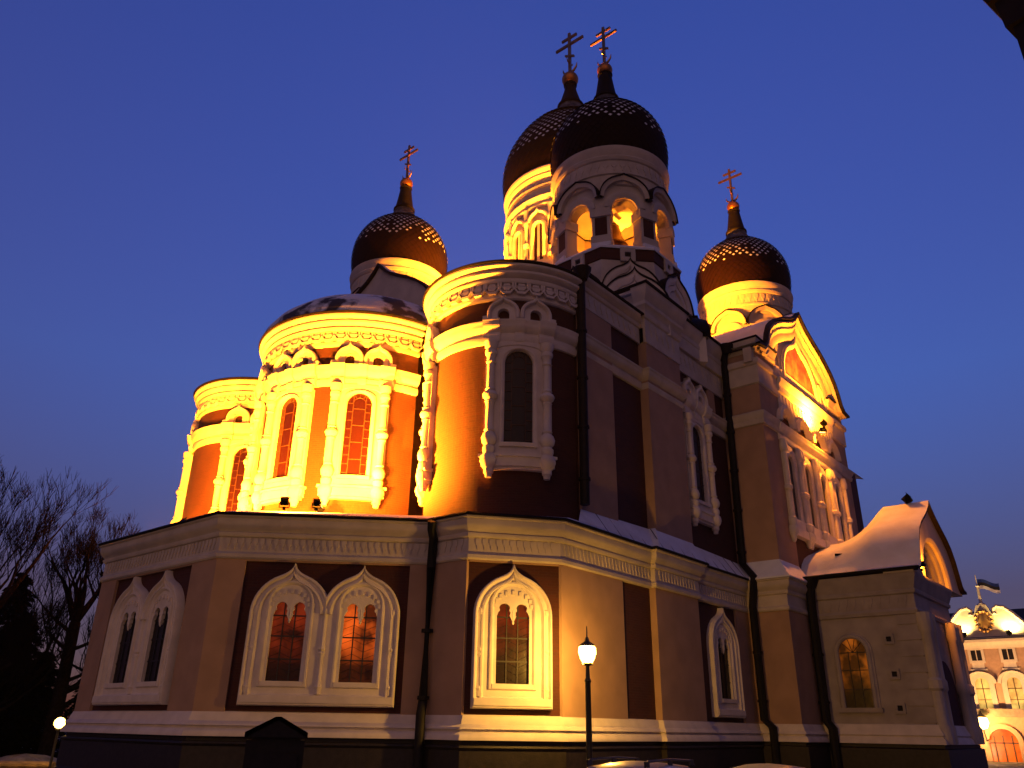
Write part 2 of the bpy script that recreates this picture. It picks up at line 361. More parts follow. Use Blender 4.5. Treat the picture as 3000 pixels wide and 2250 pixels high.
def lower_window(mp, cs, panes):
    """keel-arched white surround with one or two twin-lobed windows"""
    half, sp = 1.20, 2.14
    mid = (cs[0]+cs[-1])/2
    def outline(o):
        z0, w_ = .52+o, half-o
        if len(cs) == 1:
            k = keel(cs[0], w_, 3.14, 4.66-1.2*o)
            return [(cs[0]-w_, z0)]+k+[(cs[0]+w_, z0)]
        k1 = [p for p in keel(cs[0], w_, 3.14, 4.66-1.2*o)]; k2 = [p for p in keel(cs[1], w_, 3.14, 4.66-1.2*o)]
        n1 = len(k1)
        def cut(k, s):
            r = []
            for (u, z) in k:
                if s*(u-mid) > -.0: r.append((mid, None))
                else: r.append((u, z))
            zm = [z for u, z in r if z is not None]; zc = r and None
            vals = []
            for i, (u, z) in enumerate(r):
                if z is None: vals.append((mid, zn))
                else: vals.append((u, z))
            return vals
        # height where the two arches meet
        zn = 3.9
        for i in range(n1-1):
            (ua, za), (ub, zb) = k1[i], k1[i+1]
            if ua <= mid <= ub and ub > ua: zn = za+(zb-za)*(mid-ua)/(ub-ua)
        return [(cs[0]-w_, z0)]+cut(k1, 1)+cut(k2, -1)+[(cs[1]+w_, z0)]
    q = MB(); a0, a1, a2, a3, a4 = outline(0), outline(.10), outline(.20), outline(.34), outline(.46)
    q.mband(mp, a0, a1, [(0, 0), (0, .20), (.3, .27), (.7, .27), (1, .22)], 0, True)
    q.mband(mp, a1, a2, [(0, .22), (.3, .18), (1, .18)], 0, True)
    q.mband(mp, a2, a3, [(0, .18), (.15, .23), (.5, .24), (.8, .16), (1, .14)], 0, True)
    holes, tops = [], []
    for c_ in cs:
        hw = .50; L = [(c_-hw, 1.20), (c_-hw, 3.10)]
        for s in (-1, 1):
            cc = c_+s*.265; r = .235
            lob = [(cc-r*.80, 3.10), (cc-r*.80, 3.22), (cc-r*.62, 3.26)]+[(cc+r*.78*cos(pi-pi*i/8), 3.28+r*.85*sin(pi-pi*i/8)) for i in range(1, 8)]+[(cc+r*.62, 3.26), (cc+r*.80, 3.22)]
            if s == -1: L += lob[1:]+[(c_-.10, 3.12), (c_-.06, 3.03), (c_-.03, 2.97), (c_, 2.92), (c_+.03, 2.97), (c_+.06, 3.03), (c_+.10, 3.12)]
            else: L += lob+[(c_+hw, 3.10)]
        L += [(c_+hw, 1.20)]
        holes.append(L)
    dedup = []
    for p in a3:
        if not dedup or (abs(p[0]-dedup[-1][0])+abs(p[1]-dedup[-1][1])) > 1e-4: dedup.append(p)
    q.mplate(mp, dedup, holes, .02, .14)
    for c_ in cs:
        f0 = [(c_-.72, 1.02)]+[(c_-.72, 3.0)]+[(c_+.72*cos(pi-pi*i/12), 3.42+.72*sin(pi-pi*i/12)) for i in range(13)]+[(c_+.72, 3.0), (c_+.72, 1.02)]
        f1 = [(c_+(u-c_)*.80, 1.02+.16 if z < 1.5 else (z if z <= 3.0 else 3.42+(z-3.42)*.80)) for u, z in f0]
        q.mband(mp, f0, f1, [(0, .13), (.15, .20), (.5, .21), (.85, .17), (1, .135)], 0, True)
        # stalactite fringe of the twin arches
        for i in range(9):
            a = pi*i/8
            q.mbox(mp, c_+.56*cos(a)*1.0-.045, c_+.56*cos(a)+.045, 3.34+.40*sin(a), 3.46+.40*sin(a), .13, .18)
        q.mlathe(mp, c_, .10, [(2.86, .01), (2.92, .045), (2.98, .03), (3.05, .055), (3.3, .05)], 0, 8)
        q.mbox(mp, c_-.62, c_+.62, 1.06, 1.19, .12, .22)
    w0 = outline(-.0)
    q.mbox(mp, w0[0][0]+.05, w0[-1][0]-.05, .60, .80, .2, .30)
    for uc in ([cs[0]-1.0, cs[-1]+1.0]+([mid] if len(cs) > 1 else [])):
        q.mlathe(mp, uc, .13, [(.85, .10), (1.0, .10), (1.05, .13), (1.15, .08), (1.9, .075), (2.0, .11), (2.06, .08), (2.12, .12), (2.22, .085), (3.1, .08), (3.2, .12), (3.3, .10), (3.36, .02)], 0, 8)
    ws = part(q, 'window_surround', M['trim'])
    for c_, pm in zip(cs, panes):
        p_ = MB(); p_.mbox(mp, c_-.52, c_+.52, 1.15, 3.52, .004, .03); part(p_, 'pane', pm, ws)
        l_ = MB()
        for x in (-.18, .16): l_.mbox(mp, c_+x-.018, c_+x+.018, 1.2, 3.45, .03, .06)
        for z in (1.82, 2.48, 3.08): l_.mbox(mp, c_-.5, c_+.5, z-.02, z+.02, .03, .058)
        rr = random.Random(3)
        for i in range(9):
            z = 1.25+i*.21
            l_.tube([mp(c_-.5, z, .045), mp(c_-.17, z+.13, .045), mp(c_+.16, z-.02, .045), mp(c_+.5, z+.12, .045)], .006, 4)
        part(l_, 'lattice', M['lead'], ws)
    return ws
lower_window(NE_, [2.40, 4.54], [M['glasswarm'], M['glasslit']])
lower_window(EA, [2.80, 4.94], [M['glass'], M['glass']])
lower_window(CH, [1.38], [M['glasswarm']])
lower_window(NW_, [10.85], [M['glass']])

# snowy roof over the lower storey
m_ = MB()
ev = lambda p, z=6.15: (p[0], p[1], z)
def offpath(path, d):
    t = MB(); t.psweep(path, [(d, 0), (d, 1)]); return [t.v[2*i][:2] for i in range(len(path))]
E2 = offpath(LOW, .42); inner = []
for p in LOW:
    if p[0] > 21: inner.append((p[0], 15.25 if p[1] < YC else 2*YC-15.25, 6.40))
    elif p in (C2, mir(C2)): inner.append((21.6, 15.3 if p[1] < YC else 2*YC-15.3, 6.42))
    elif p in (C1, mir(C1)): inner.append((20.3, 18.4 if p[1] < YC else 2*YC-18.4, 6.52))
    elif p in (B, mir(B)): inner.append((20.6, 20.6 if p[1] < YC else 2*YC-20.6, 7.1))
    else: inner.append((19.5, 25.4 if p[1] < YC else 2*YC-25.4, 7.6))
rows = [[], [], [], []]
for e, i_ in zip(E2, inner):
    for k, t in enumerate((0, .3, .65, 1)):
        rows[k].append((e[0]+(i_[0]-e[0])*t, e[1]+(i_[1]-e[1])*t, 6.15+(i_[2]-6.15)*(t**.85)+(.04 if 0 < t < 1 else 0)))
m_.grid(rows, 0)
part(m_, 'lower_roof', M['snow'], smooth=50)
m_ = MB(); ep = [(20.75, 14.60), (25.55, 14.60), (25.55, 14.38), (29.05, 14.38), (29.05, 14.60), (34.0, 14.60)]; ip = [(21.80, 15.22), (26.25, 15.22), (26.25, 14.94), (29.12, 14.94), (29.12, 15.22), (34.0, 15.22)]
m_.grid([[(a[0]+(b[0]-a[0])*t, a[1]+(b[1]-a[1])*t, 6.14+(.92 if 25.6 < b[0] < 29.2 else .80)*t**1.1+.03*sin(pi*t)) for a, b in zip(ep, ip)] for t in (0, .25, .5, .75, 1)])
m_.grid([[(ep[0][0], ep[0][1], 6.14), (ip[0][0], ip[0][1], 6.94)], [(ep[0][0], ep[0][1], 6.10), (ip[0][0], ip[0][1], 6.3)]])
part(m_, 'snowy_flashing', M['snow'], smooth=40)
m_ = MB()
for k in range(14):                                           # seams of the sheet roof showing through the snow
    x = 22.3+k*.82
    m_ = MB(); x += .25; m_.tube([(x, 14.62 if not 25.5 < x < 29.1 else 14.40, 6.16), (x+.05, 15.2 if not 25.5 < x < 29.1 else 14.92, 6.95)], .016, 5)
    part(m_, 'roof_seam', M['metal'])

# ---- upper apses
X0, RN = 21.74, 3.12
YN, YS = 18.38, 54-18.38
XC, RCn, YCn = 21.58, 4.5, 27.0
APS = [(X0, YN, RN, (-90, 88)), (XC, YCn, RCn, (-78, 78)), (X0, YS, RN, (-88, 90))]
ACORN = [(0, 14.34), (.07, 14.35), (.12, 14.40), (.12, 14.52), (.08, 14.55), (.08, 14.98), (.20, 15.00), (.24, 15.06), (.24, 15.14), (.15, 15.17), (.15, 15.22), (.30, 15.27), (.36, 15.34), (.36, 15.42), (.27, 15.45), (.27, 15.49), (.42, 15.54), (.47, 15.60), (.47, 15.68), (.1, 15.72)]
BELT = [(0, 12.58), (.08, 12.60), (.12, 12.70), (.12, 12.84), (.07, 12.88), (.07, 12.96), (.14, 13.02), (.22, 13.12), (.25, 13.22), (.25, 13.30), (.29, 13.36), (.29, 13.42), (0, 13.50)]
def upper_window(mp, pane, surround=M['trim'], dz=0.0, hood=True, barm=M['bar']):
    q = MB(); mq = lambda u, z, d: mp(u, z+dz, d)
    inn = [(-.48, 8.80)]+[(-.48, 9.4+.6*i) for i in range(4)]+[(.48*cos(pi-pi*i/12), 11.80+.48*sin(pi-pi*i/12)) for i in range(13)]+[(.48, 11.2-.6*i) for i in range(4)]+[(.48, 8.80)]
    outr = []
    for u, z in inn:
        if z <= 11.8+1e-6: outr.append((-1.12 if u < 0 else 1.12, z if z > 8.81 else 8.80))
        else:
            a = math.atan2(z-11.8, u); ex = 1.12; ez = .80
            k = min(ex/max(abs(cos(a)), 1e-6), ez/max(sin(a), 1e-6)); outr.append((k*cos(a), 11.8+k*sin(a)))
    mid1 = [(a[0]+(b[0]-a[0])*.18, a[1]+(b[1]-a[1])*.18) for a, b in zip(inn, outr)]
    q.mband(mq, inn, outr, [(0, .02), (0, .17), (.10, .23), (.2, .23), (.24, .15), (.55, .15), (.6, .19), (1, .19), (1, 0)])
    q.mbox(mq, -1.12, 1.12, 8.32, 8.80, 0, .20, 0, 8)
    q.mbox(mq, -.60, .60, 8.66, 8.80, .2, .28, 0, 5)
    q.mbox(mq, -1.18, 1.18, 7.98, 8.34, 0, .27, 0, 8)
    q.mbox(mq, -1.24, 1.24, 8.30, 8.40, 0, .33, 0, 8)
    q.mbox(mq, -1.10, 1.10, 7.88, 7.99, 0, .20, 0, 8)
    for s in (-1, 1):
        q.mlathe(mq, s*.93, .20, [(7.60, .0), (7.60, .10), (7.72, .12), (7.76, .16), (7.9, .16), (8.0, .24), (8.15, .29), (8.3, .27), (8.42, .20)], 0, 10)
        q.msec(mq, [s*.66, s*.8, s*.93, s*1.06, s*1.20], [(d+.16 if d > 0 else .0, z) for d, z in BELT])
    q.msec(mq, [-.66, -.33, 0, .33, .66], [(d+.06 if d > 0 else .0, z) for d, z in BELT])
    q.msec(mq, [-.16, 0, .16], [(d+.13 if d > 0 else .0, z) for d, z in BELT])
    if hood:
        for s in (-1, 1):
            k = keel(s*.56, .55, 13.72, 14.48, 7); nb = arch(s*.56, .20, 13.46, 13.72, 8)
            ol = [(s*.56-.55, 13.46)]+k+[(s*.56+.55, 13.46)]+nb[::-1]
            q.mplate(mq, ol, [], 0, .20)
            kk = keel(s*.56, .40, 13.72, 14.22, 7)
            q.mband(mq, [(s*.56-.55, 13.5)]+k+[(s*.56+.55, 13.5)], [(s*.56-.40, 13.5)]+kk+[(s*.56+.40, 13.5)], [(0, .0), (0, .27), (.3, .33), (.7, .32), (1, .22), (1, .15)])
            q.mbox(mq, s*1.16-.09, s*1.16+.09, 13.46, 13.62, 0, .30)
    ws = part(q, 'window_surround', surround)
    for s in (-1, 1):
        c_ = MB(); pr = [(8.40, .17), (8.50, .20), (8.62, .20), (8.70, .14), (8.80, .22), (8.95, .25), (9.10, .20), (9.18, .13), (9.24, .17), (9.30, .13)]
        pr += [(10.2, .125), (10.28, .17), (10.34, .13), (10.42, .22), (10.52, .25), (10.62, .21), (10.68, .13), (10.74, .17), (10.8, .125), (11.7, .12), (11.76, .17), (11.82, .13), (12.0, .14), (12.08, .2), (12.2, .2), (12.24, .15), (12.36, .22), (12.56, .23), (12.6, .15)]
        c_.mlathe(mq, s*.93, .24, pr, 0, 12); part(c_, 'column', surround, ws)
    p_ = MB(); p_.mbox(mq, -.50, .50, 8.78, 12.30, .006, .03, 0, 4); part(p_, 'pane', pane, ws)
    l_ = MB()
    for x in (-.24, .24): l_.mbox(mq, x-.014, x+.014, 8.8, 12.12, .03, .06)
    for z in (9.5, 10.2, 10.9, 11.6): l_.mbox(mq, -.25, .25, z-.014, z+.014, .03, .058)
    for i in range(9):
        z = 8.95+i*.36
        for s in (-1, 1): l_.mbox(mq, s*.25-.0 if s > 0 else -.48, .48 if s > 0 else -.25, z-.012, z+.012, .03, .056)
    l_.tube([mq(.24*cos(pi-pi*i/8), 11.85+.22*sin(pi-pi*i/8), .045) for i in range(9)], .014, 4)
    for a in (60, 90, 120): l_.tube([mq(.24*cos(R_(a)), 11.85+.22*sin(R_(a)), .045), mq(.47*cos(R_(a)), 11.8+.47*sin(R_(a)), .045)], .012, 4)
    part(l_, 'glazing_bar', barm, ws)
    return ws

def zig(mb, mp, L, step=.50):
    n = int(L/step); st = L/n
    for i in range(n):
        u = (i+.5)*st; h = st*.5
        # a zigzag of pentagon cups below, a row of square coffers above
        mb.mband(mp, [(u-h, 14.80), (u-h*.55, 14.62), (u+h*.55, 14.62), (u+h, 14.80)], [(u-h, 14.70), (u-h*.50, 14.52), (u+h*.50, 14.52), (u+h, 14.70)], [(0, .08), (0, .25), (1, .25), (1, .08)])
        mb.mplate(mp, [(u-h*.62, 14.80), (u-h*.34, 14.67), (u+h*.34, 14.67), (u+h*.62, 14.80), (u+h*.50, 14.84), (u-h*.50, 14.84)], [], .08, .22)
        mb.mbox(mp, u-h*.96, u-h*.70, 14.78, 15.0, .07, .20)
        mb.mbox(mp, u+h*.70, u+h*.96, 14.78, 15.0, .07, .20)
        mb.mbox(mp, u-h*.44, u+h*.44, 14.87, 14.97, .07, .19)
for cx, cy, r, (a0, a1) in APS:
    q = MB(); f = cyl(cx, cy, r, 0); us = [r*R_(a0+(a1-a0)*i/40) for i in range(41)]
    q.msec(f, us, [(0, 6.2), (0, 14.45)], 0, closed=False)
    part(q, 'apse_wall', M['brick'])
    q = MB(); q.msec(f, us, ACORN, 0)
    zig(q, shift(f, us[0]), us[-1]-us[0]); part(q, 'apse_cornice', M['trim'])
    q = MB(); q.msec(f, us, BELT, 0); part(q, 'belt_moulding', M['trim'])
    q = MB(); q.msec(f, us, [(.30, 15.70), (.52, 15.71), (.54, 15.76), (.50, 15.81), (.2, 15.87)], 0, closed=False); part(q, 'eave_gutter', M['metal'])
for a in (45, -43): upper_window(cyl(X0, YN, RN, a), M['glass'] if a > 0 else M['glassred'])
for a in (48.5, 10, -29): upper_window(cyl(XC, YCn, RCn, a), M['glassred'])
for a in (48, -45): upper_window(cyl(X0, YS, RN, a), M['glassred'])
# roofs of the apses
q = MB(); ns = 40
q.lathe([(RCn+.50, 15.79), (RCn+.40, 16.12), (RCn+.05, 16.64), (RCn-.6, 17.20), (RCn-1.6, 17.72), (RCn-2.8, 18.08), (1.0, 18.26), (.01, 18.30)], 40, 0, (XC, YCn), R_(90), R_(270))
part(q, 'half_dome_roof', M['snowpatch'], smooth=60)
for cx, cy, r, _ in (APS[0], APS[2]):
    q = MB(); q.lathe([(r+.50, 15.79), (r-.4, 16.05), (1.2, 16.3), (.01, 16.4)], 32, 0, (cx, cy), R_(90), R_(270)); part(q, 'apse_roof', M['snowpatch'], smooth=60)

# ---- north wall of the nave
NU = plane((21.74, 15.26), (34.1, 15.26)); nx = lambda x: x-21.74
q = MB(); q.box(21.74, 54, 15.26, 38.7, 6.0, 16.0); part(q, 'nave_wall', M['brick'])
PJ = [(26.35, 15.26), (26.35, 14.96), (29.05, 14.96), (29.05, 15.26)]
q = MB()
q.psweep([(21.78, 15.26), (24.05, 15.26)], [(0, 6.9), (.10, 6.9), (.10, 14.9), (0, 14.9)])
part(q, 'pilaster', M['tan'])
q = MB(); q.psweep(PJ, [(0, 6.9), (.08, 6.9), (.08, 14.9), (0, 14.9)]); part(q, 'pilaster', M['tan'])
q = MB(); q.psweep([(32.35, 15.26), (33.0, 15.26)], [(0, 13.5), (.10, 13.5), (.10, 14.9), (0, 14.9)]); part(q, 'pilaster', M['tan'])
NB = [(d, z+.22) for d, z in BELT]
q = MB(); q.psweep([(21.76, 15.26)]+PJ+[(34.1, 15.26)], [(d*1.1, z) for d, z in NB]); part(q, 'belt_moulding', M['stucco'])
q = MB(); q.psweep([(21.78, 15.26)]+PJ[:2], [(0.05, 14.900), (0.12, 14.915), (0.12, 15.601), (0.18, 15.630), (0.22, 15.703), (0.22, 15.761), (0.18, 15.776), (0.28, 15.864), (0.36, 15.951), (0.4, 16.010), (0.4, 16.097), (0, 16.141)])
q.psweep(PJ+[(34.1, 15.26)], [(0.05, 14.900), (0.12, 14.916), (0.12, 16.020), (0.18, 16.052), (0.22, 16.164), (0.22, 16.260), (0.17, 16.292), (0.22, 16.540), (0.3, 16.620), (0.3, 16.780), (0.24, 16.820), (0.34, 17.020), (0.42, 17.180), (0.46, 17.340), (0.46, 17.476), (-0.2, 17.508)])
frieze(q, shift(NU, .2), 4.2, 15.05, 15.5, .12, .42); frieze(q, shift(plane(PJ[1], PJ[2]), .15), 2.4, 15.3, 15.9, .12, .42); frieze(q, shift(plane(PJ[3], (34.1, 15.26)), .15), 4.7, 15.3, 15.9, .12, .42)
part(q, 'nave_cornice', M['stucco'])
q = MB(); q.psweep([(21.7, 15.26), (26.3, 15.26)], [(.3, 16.12), (.46, 16.13), (.48, 16.19), (.2, 16.24)])
q.psweep([(26.35, 17.6)]+[PJ[0]]+PJ[1:]+[(34.1, 15.26)], [(.3, 17.48), (.54, 17.49), (.56, 17.56), (.2, 17.62)]); part(q, 'eave_gutter', M['metal'])
upper_window(shift(NU, nx(30.75)), M['glass'], dz=.25)
q = MB(); q.box(26.35, 34.2, 15.0, 24.0, 16.0, 17.4); part(q, 'attic_wall', M['stucco'])
q = MB()
q.grid([[(21.5, 15.3, 16.15), (30, 15.3, 16.15), (46, 15.3, 16.15), (56, 15.3, 16.15)], [(21.5, 20, 17.4), (30, 20, 17.6), (46, 20, 17.6), (56, 20, 17.4)], [(21.5, 34, 17.4), (30, 34, 17.6), (46, 34, 17.6), (56, 34, 17.4)], [(21.5, 38.7, 16.15), (30, 38.7, 16.15), (46, 38.7, 16.15), (56, 38.7, 16.15)]])
q.grid([[(26.3, 14.9, 17.5), (34.2, 14.9, 17.5)], [(26.3, 24, 17.8), (34.2, 24, 17.8)]])
part(q, 'nave_roof', M['snow'])

# ---- keel gables (east arm and north transept)
def gable_pts(pts, u0): return [(u0-a, z) for a, z in pts]+[(u0+a, z) for a, z in reversed(pts[:-1])]
def gable(mp, u0, pts, zbase, name, depth_back, roofover=.5, matf=M['stucco'], rolls=True):
    q = MB(); o = gable_pts(pts, u0)
    poly = [(o[0][0], zbase)]+o+[(o[-1][0], zbase)]
    q.mplate(mp, poly, [], -.4, 0)
    if rolls:
        sc_ = lambda k, dz: [(u0+(u-u0)*k, zbase+(z-zbase)*k-dz) for u, z in o]
        q.mband(mp, sc_(.985, .0), sc_(.92, .0), [(0, 0), (0, .34), (.4, .40), (.8, .30), (1, .26), (1, 0)])
        q.mband(mp, sc_(.92, .0), sc_(.84, .0), [(0, 0), (0, .25), (.4, .27), (.8, .16), (1, .14), (1, 0)])
        q.mband(mp, sc_(.84, .0), sc_(.74, .0), [(0, 0), (0, .13), (.5, .15), (1, .06), (1, 0)])
    gw = part(q, name+'_gable', matf)
    r_ = MB()
    def off(k):
        res = []
        for i, (u, z) in enumerate(o):
            a = o[max(i-1, 0)]; b = o[min(i+1, len(o)-1)]; t = Vector((b[0]-a[0], b[1]-a[1])).normalized()
            res.append((u-t.y*k, z+t.x*k))
        return res
    o1, o2 = off(.01), off(.13)
    r_.grid([[mp(u, z, roofover) for u, z in o1], [mp(u, z, roofover) for u, z in o2]], 0)
    r_.grid([[mp(u, z, roofover) for u, z in o1], [mp(u, z, -depth_back) for u, z in o1]], 0)
    o3 = off(.15)
    r_.grid([[mp(u, z, roofover-.002) for u, z in o2], [mp(u, z, roofover-.25) for u, z in o2]], 0)
    r_.grid([[mp(u, z, roofover-.25) for u, z in o3], [mp(u, z, -depth_back) for u, z in o3]], 1)
    part(r_, name+'_gable_roof', [M['metal'], M['snow']])
    return gw
TG = [(6.3, 17.15), (5.55, 17.25), (5.2, 17.6), (4.95, 18.2), (4.6, 18.75), (4.1, 19.2), (3.4, 19.65), (2.6, 20.05), (1.7, 20.4), (.9, 20.75), (.35, 21.1), (0, 21.45)]
EG = plane((21.5, 31.8), (21.5, 22.0))
gable(EG, 5.0, [(a*.82, 16.3+(z-17.15)*1.07) for a, z in TG], 15.9, 'east', 9, .16, rolls=False)

# ---- north transept
TX0, TX1, TY = 34.1, 45.9, 13.4
q = MB(); q.box(TX0, TX1, TY, 27, -.3, 17.0); part(q, 'transept_wall', M['brick'])
TN = plane((TX0, TY), (TX1, TY)); TE = plane((TX0, 15.3), (TX0, TY))
CP = [(TX0, 15.3), (TX0, TY), (36.25, TY)]; CPR = [(43.75, TY), (TX1, TY), (TX1, 16)]
for cp in (CP, CPR):
    q = MB(); q.psweep(cp, [(0, .3), (.08, .3), (.08, 17.2), (0, 17.2)]); part(q, 'corner_pilaster', M['tan'])
    q = MB(); q.psweep(cp, [(0, 17.0), (.1, 17.0), (.14, 17.1), (.2, 17.15), (.2, 17.35), (.28, 17.5), (.3, 17.62), (-.3, 17.66)])
    part(q, 'pilaster_moulding', M['stucco']); q = MB()
    q.psweep(cp, [(.08, 15.3), (.16, 15.35), (.16, 16.25), (.24, 16.3), (.28, 16.45), (.24, 16.6), (.14, 16.65)])
    part(q, 'pilaster_moulding', M['stucco']); q = MB()
    q.psweep(cp, [(.08, 13.25), (.16, 13.28), (.2, 13.45), (.16, 13.5), (.26, 13.7), (.28, 13.85), (.1, 13.95)])
    part(q, 'pilaster_moulding', M['stucco'])
    q = MB(); q.psweep(cp, [(.0, 17.64), (.34, 17.65), (.36, 17.71), (0, 17.8)]); part(q, 'eave_gutter', M['metal'])
    # lower block stands proud and carries a snowy weathering
    q = MB(); q.psweep(cp, [(0, .3), (.30, .3), (.30, 4.76), (0, 4.77)]); part(q, 'corner_pilaster', M['tan'])
    q = MB(); q.psweep(cp, [(d+.22 if d > 0 else 0, z) for d, z in LC]); part(q, 'lower_cornice', M['stucco'])
    q = MB(); q.psweep(cp, [(.60, 6.07), (.66, 6.08), (.66, 6.14), (.5, 6.3), (.2, 6.75), (.08, 6.95)]); part(q, 'snowy_weathering', M['snow'])
    q = MB(); q.psweep(cp, [(d+.22, z) for d, z in [(.0, .36), (.10, .34), (.13, .27), (.16, .22), (.19, .10), (.27, .04), (.30, -.02), (.22, -.04), (.21, -.08), (.30, -.13), (.34, -.20), (.36, -.28), (.36, -.31), (.1, -.32)]]); part(q, 'plinth_moulding', M['trim'])
    q = MB(); q.psweep(cp, [(.2, -.31), (.4, -.32), (.4, -.44), (.52, -.47), (.52, -2.35)]); part(q, 'granite_base', M['granite'])
q = MB(); TN2 = shift(TN, -TX0)
q.mbox(TN2, 36.25, 43.75, 14.5, 17.2, -.1, .09)
q.msec(TN2, [36.25, 43.75], [(0, 14.45), (.15, 14.5), (.18, 14.65), (.14, 14.7), (.14, 15.6), (.22, 15.65), (.26, 15.8), (.24, 15.95), (.36, 16.15), (.38, 16.35), (.1, 16.4)])
frieze(q, shift(TN2, 36.3), 7.4, 14.75, 15.55, .14, .40); part(q, 'transept_frieze', M['trim'])
gable(plane((TX0, TY-.02), (TX1, TY-.02)), 5.9, TG, 16.4, 'transept', 9.5, .52)
# tympanum: large keel panel between two quarter panels
q = MB()
k0 = [(37.45, 16.7)]+keel(39.95, 2.5, 17.0, 20.2, 9)+[(42.45, 16.7)]; k1 = [(37.75, 16.85)]+keel(39.95, 2.2, 17.0, 19.75, 9)+[(42.15, 16.85)]
q.mband(TN2, k0, k1, [(0, 0), (0, .10), (.3, .16), (.8, .14), (1, .10), (1, .0)], 0, True)
for s in (-1, 1):
    a = [(39.95+s*2.75, 16.75), (39.95+s*3.65, 16.75), (39.95+s*3.6, 17.3), (39.95+s*3.3, 17.9), (39.95+s*2.85, 18.2)]
    b = [(39.95+s*2.85, 16.85), (39.95+s*3.52, 16.85), (39.95+s*3.48, 17.25), (39.95+s*3.22, 17.75), (39.95+s*2.92, 18.0)]
    q.mband(TN2, a, b, [(0, 0), (0, .10), (.5, .13), (1, .05)], 0, True)
part(q, 'tympanum_frame', M['trim'])
q = MB(); q.mplate(TN2, k1, [], 0, .035); part(q, 'icon_panel', M['icon'])
for i, xx in enumerate((36.75, 38.9, 41.05, 43.2)):
    q = MB(); mq = shift(TN2, xx)
    inn = arch(0, .36, 9.2, 12.0, 10); ou = [(-.98, 9.2)]+[(max(-.98, min(.98, u*2.9)), z if k in (0, 10) else 12.0+.9*sin(pi*k/10)) for k, (u, z) in enumerate(inn[1:-1])]+[(.98, 9.2)]
    q.mband(mq, inn, ou, [(0, .02), (0, .16), (.2, .22), (.3, .14), (1, .14), (1, 0)])
    q.mbox(mq, -1.02, 1.02, 8.7, 9.2, 0, .2); q.mbox(mq, -1.06, 1.06, 8.35, 8.72, 0, .3)
    q.msec(mq, [-1.07, 1.07], [(d+.05 if d > 0 else 0, z+.35) for d, z in BELT])
    kk = keel(0, .95, 13.95, 15.0, 7); k2_ = keel(0, .62, 13.95, 14.55, 7)
    q.mband(mq, kk, k2_, [(0, 0), (0, .3), (.4, .36), (.8, .24), (1, .1)])
    for s in (-1, 1):
        q.mlathe(mq, s*.92, .18, [(8.0, .05), (8.1, .12), (8.25, .13), (8.4, .24), (8.6, .26), (8.75, .2)], 0, 8)
    ws = part(q, 'window_surround', M['trim'])
    for s in (-1, 1):
        q = MB(); q.mlathe(mq, s*.92, .22, [(8.7, .15), (8.9, .2), (9.1, .21), (9.2, .12), (10.4, .11), (10.5, .2), (10.65, .21), (10.75, .12), (12.3, .11), (12.4, .19), (12.6, .2), (12.95, .14)], 0, 10); part(q, 'column', M['trim'], ws)
    q = MB(); q.mbox(mq, -.38, .38, 9.15, 12.4, .005, .03); part(q, 'pane', M['glass'], ws)
q = MB(); q.box(TX0+.4, TX1-.4, 14.0, 26, 16.9, 17.9); part(q, 'transept_roof_deck', M['snow'])

# ---- north porch
PX0, PX1, PY = 36.15, 41.7, 8.75
q = MB(); q.box(PX0, PX1, PY, 13.6, -.35, 6.0); part(q, 'porch_wall', M['porchst'])
PP = [(PX0, 13.2), (PX0, PY), (PX1, PY), (PX1, 13.2)]
q = MB(); q.psweep(PP, [(0, 4.55), (.08, 4.57), (.12, 4.7), (.08, 4.78), (.06, 4.8), (.06, 5.35), (.14, 5.4), (.16, 5.52), (.12, 5.56), (.2, 5.8), (.26, 6.0), (.3, 6.1), (.3, 6.22), (0, 6.25)])
frieze(q, shift(plane(PP[0], PP[1]), .2), 4.1, 4.85, 5.3, .06, .34)
part(q, 'porch_cornice', M['porchst'])
q = MB(); q.psweep(PP, [(0, .4), (.1, .38), (.14, .25), (.22, .1), (.26, .0), (.2, -.05), (.3, -.15), (.34, -.32), (0, -.33)]); part(q, 'plinth_moulding', M['trim'])
q = MB(); q.psweep(PP, [(0, -.32), (.22, -.33), (.22, -.45), (.34, -.5), (.34, -2.35)]); part(q, 'granite_base', M['granite'])
PEm = plane((PX0, 13.2), (PX0, PY))
for (u0, u1) in ((3.55, 4.52), (-.1, .25)):
    for k in range(7):                                           # rusticated quoins with sunk square holes
        q = MB(); z = .45+k*.62
        inset = .0 if k % 2 else .12
        q.mbox(PEm, u0+inset, u1 if u1 < 1 else u1+.06, z, z+.57, 0, .035); part(q, 'quoin', M['porchst'])
for z in (3.62, 2.26, .98): q = MB(); q.mplate(PEm, [(3.05, z-.2), (3.45, z-.2), (3.45, z+.2), (3.05, z+.2)], [[(3.15, z-.1), (3.35, z-.1), (3.35, z+.1), (3.15, z+.1)]], 0, .07); part(q, 'niche_frame', M['porchst'])
for z in (3.62, 2.26, .98): q = MB(); q.mbox(PEm, 3.15, 3.35, z-.1, z+.1, 0, .012); part(q, 'niche', M['hole'])  # thin dark plates painted as the shade of the niches
q = MB(); inn = arch(1.72, .56, 1.0, 3.15, 14); ou = [(1.72+(u-1.72)*1.45, 1.0 if z < 1.01 else (z if z < 3.16 else 3.15+(z-3.15)*1.45)) for u, z in inn]
q.mband(PEm, inn, ou, [(0, .01), (0, .12), (.2, .17), (.6, .16), (.8, .08), (1, .07), (1, 0)]); q.mbox(PEm, .85, 2.6, .82, 1.0, 0, .18)
ws = part(q, 'porch_window', M['porchst'])
q = MB(); q.mplate(PEm, inn, [], 0, .02); part(q, 'pane', M['glassporch'], ws)
q = MB()
for u in (1.53, 1.91): q.mbox(PEm, u-.015, u+.015, 1.0, 3.2, .02, .05)
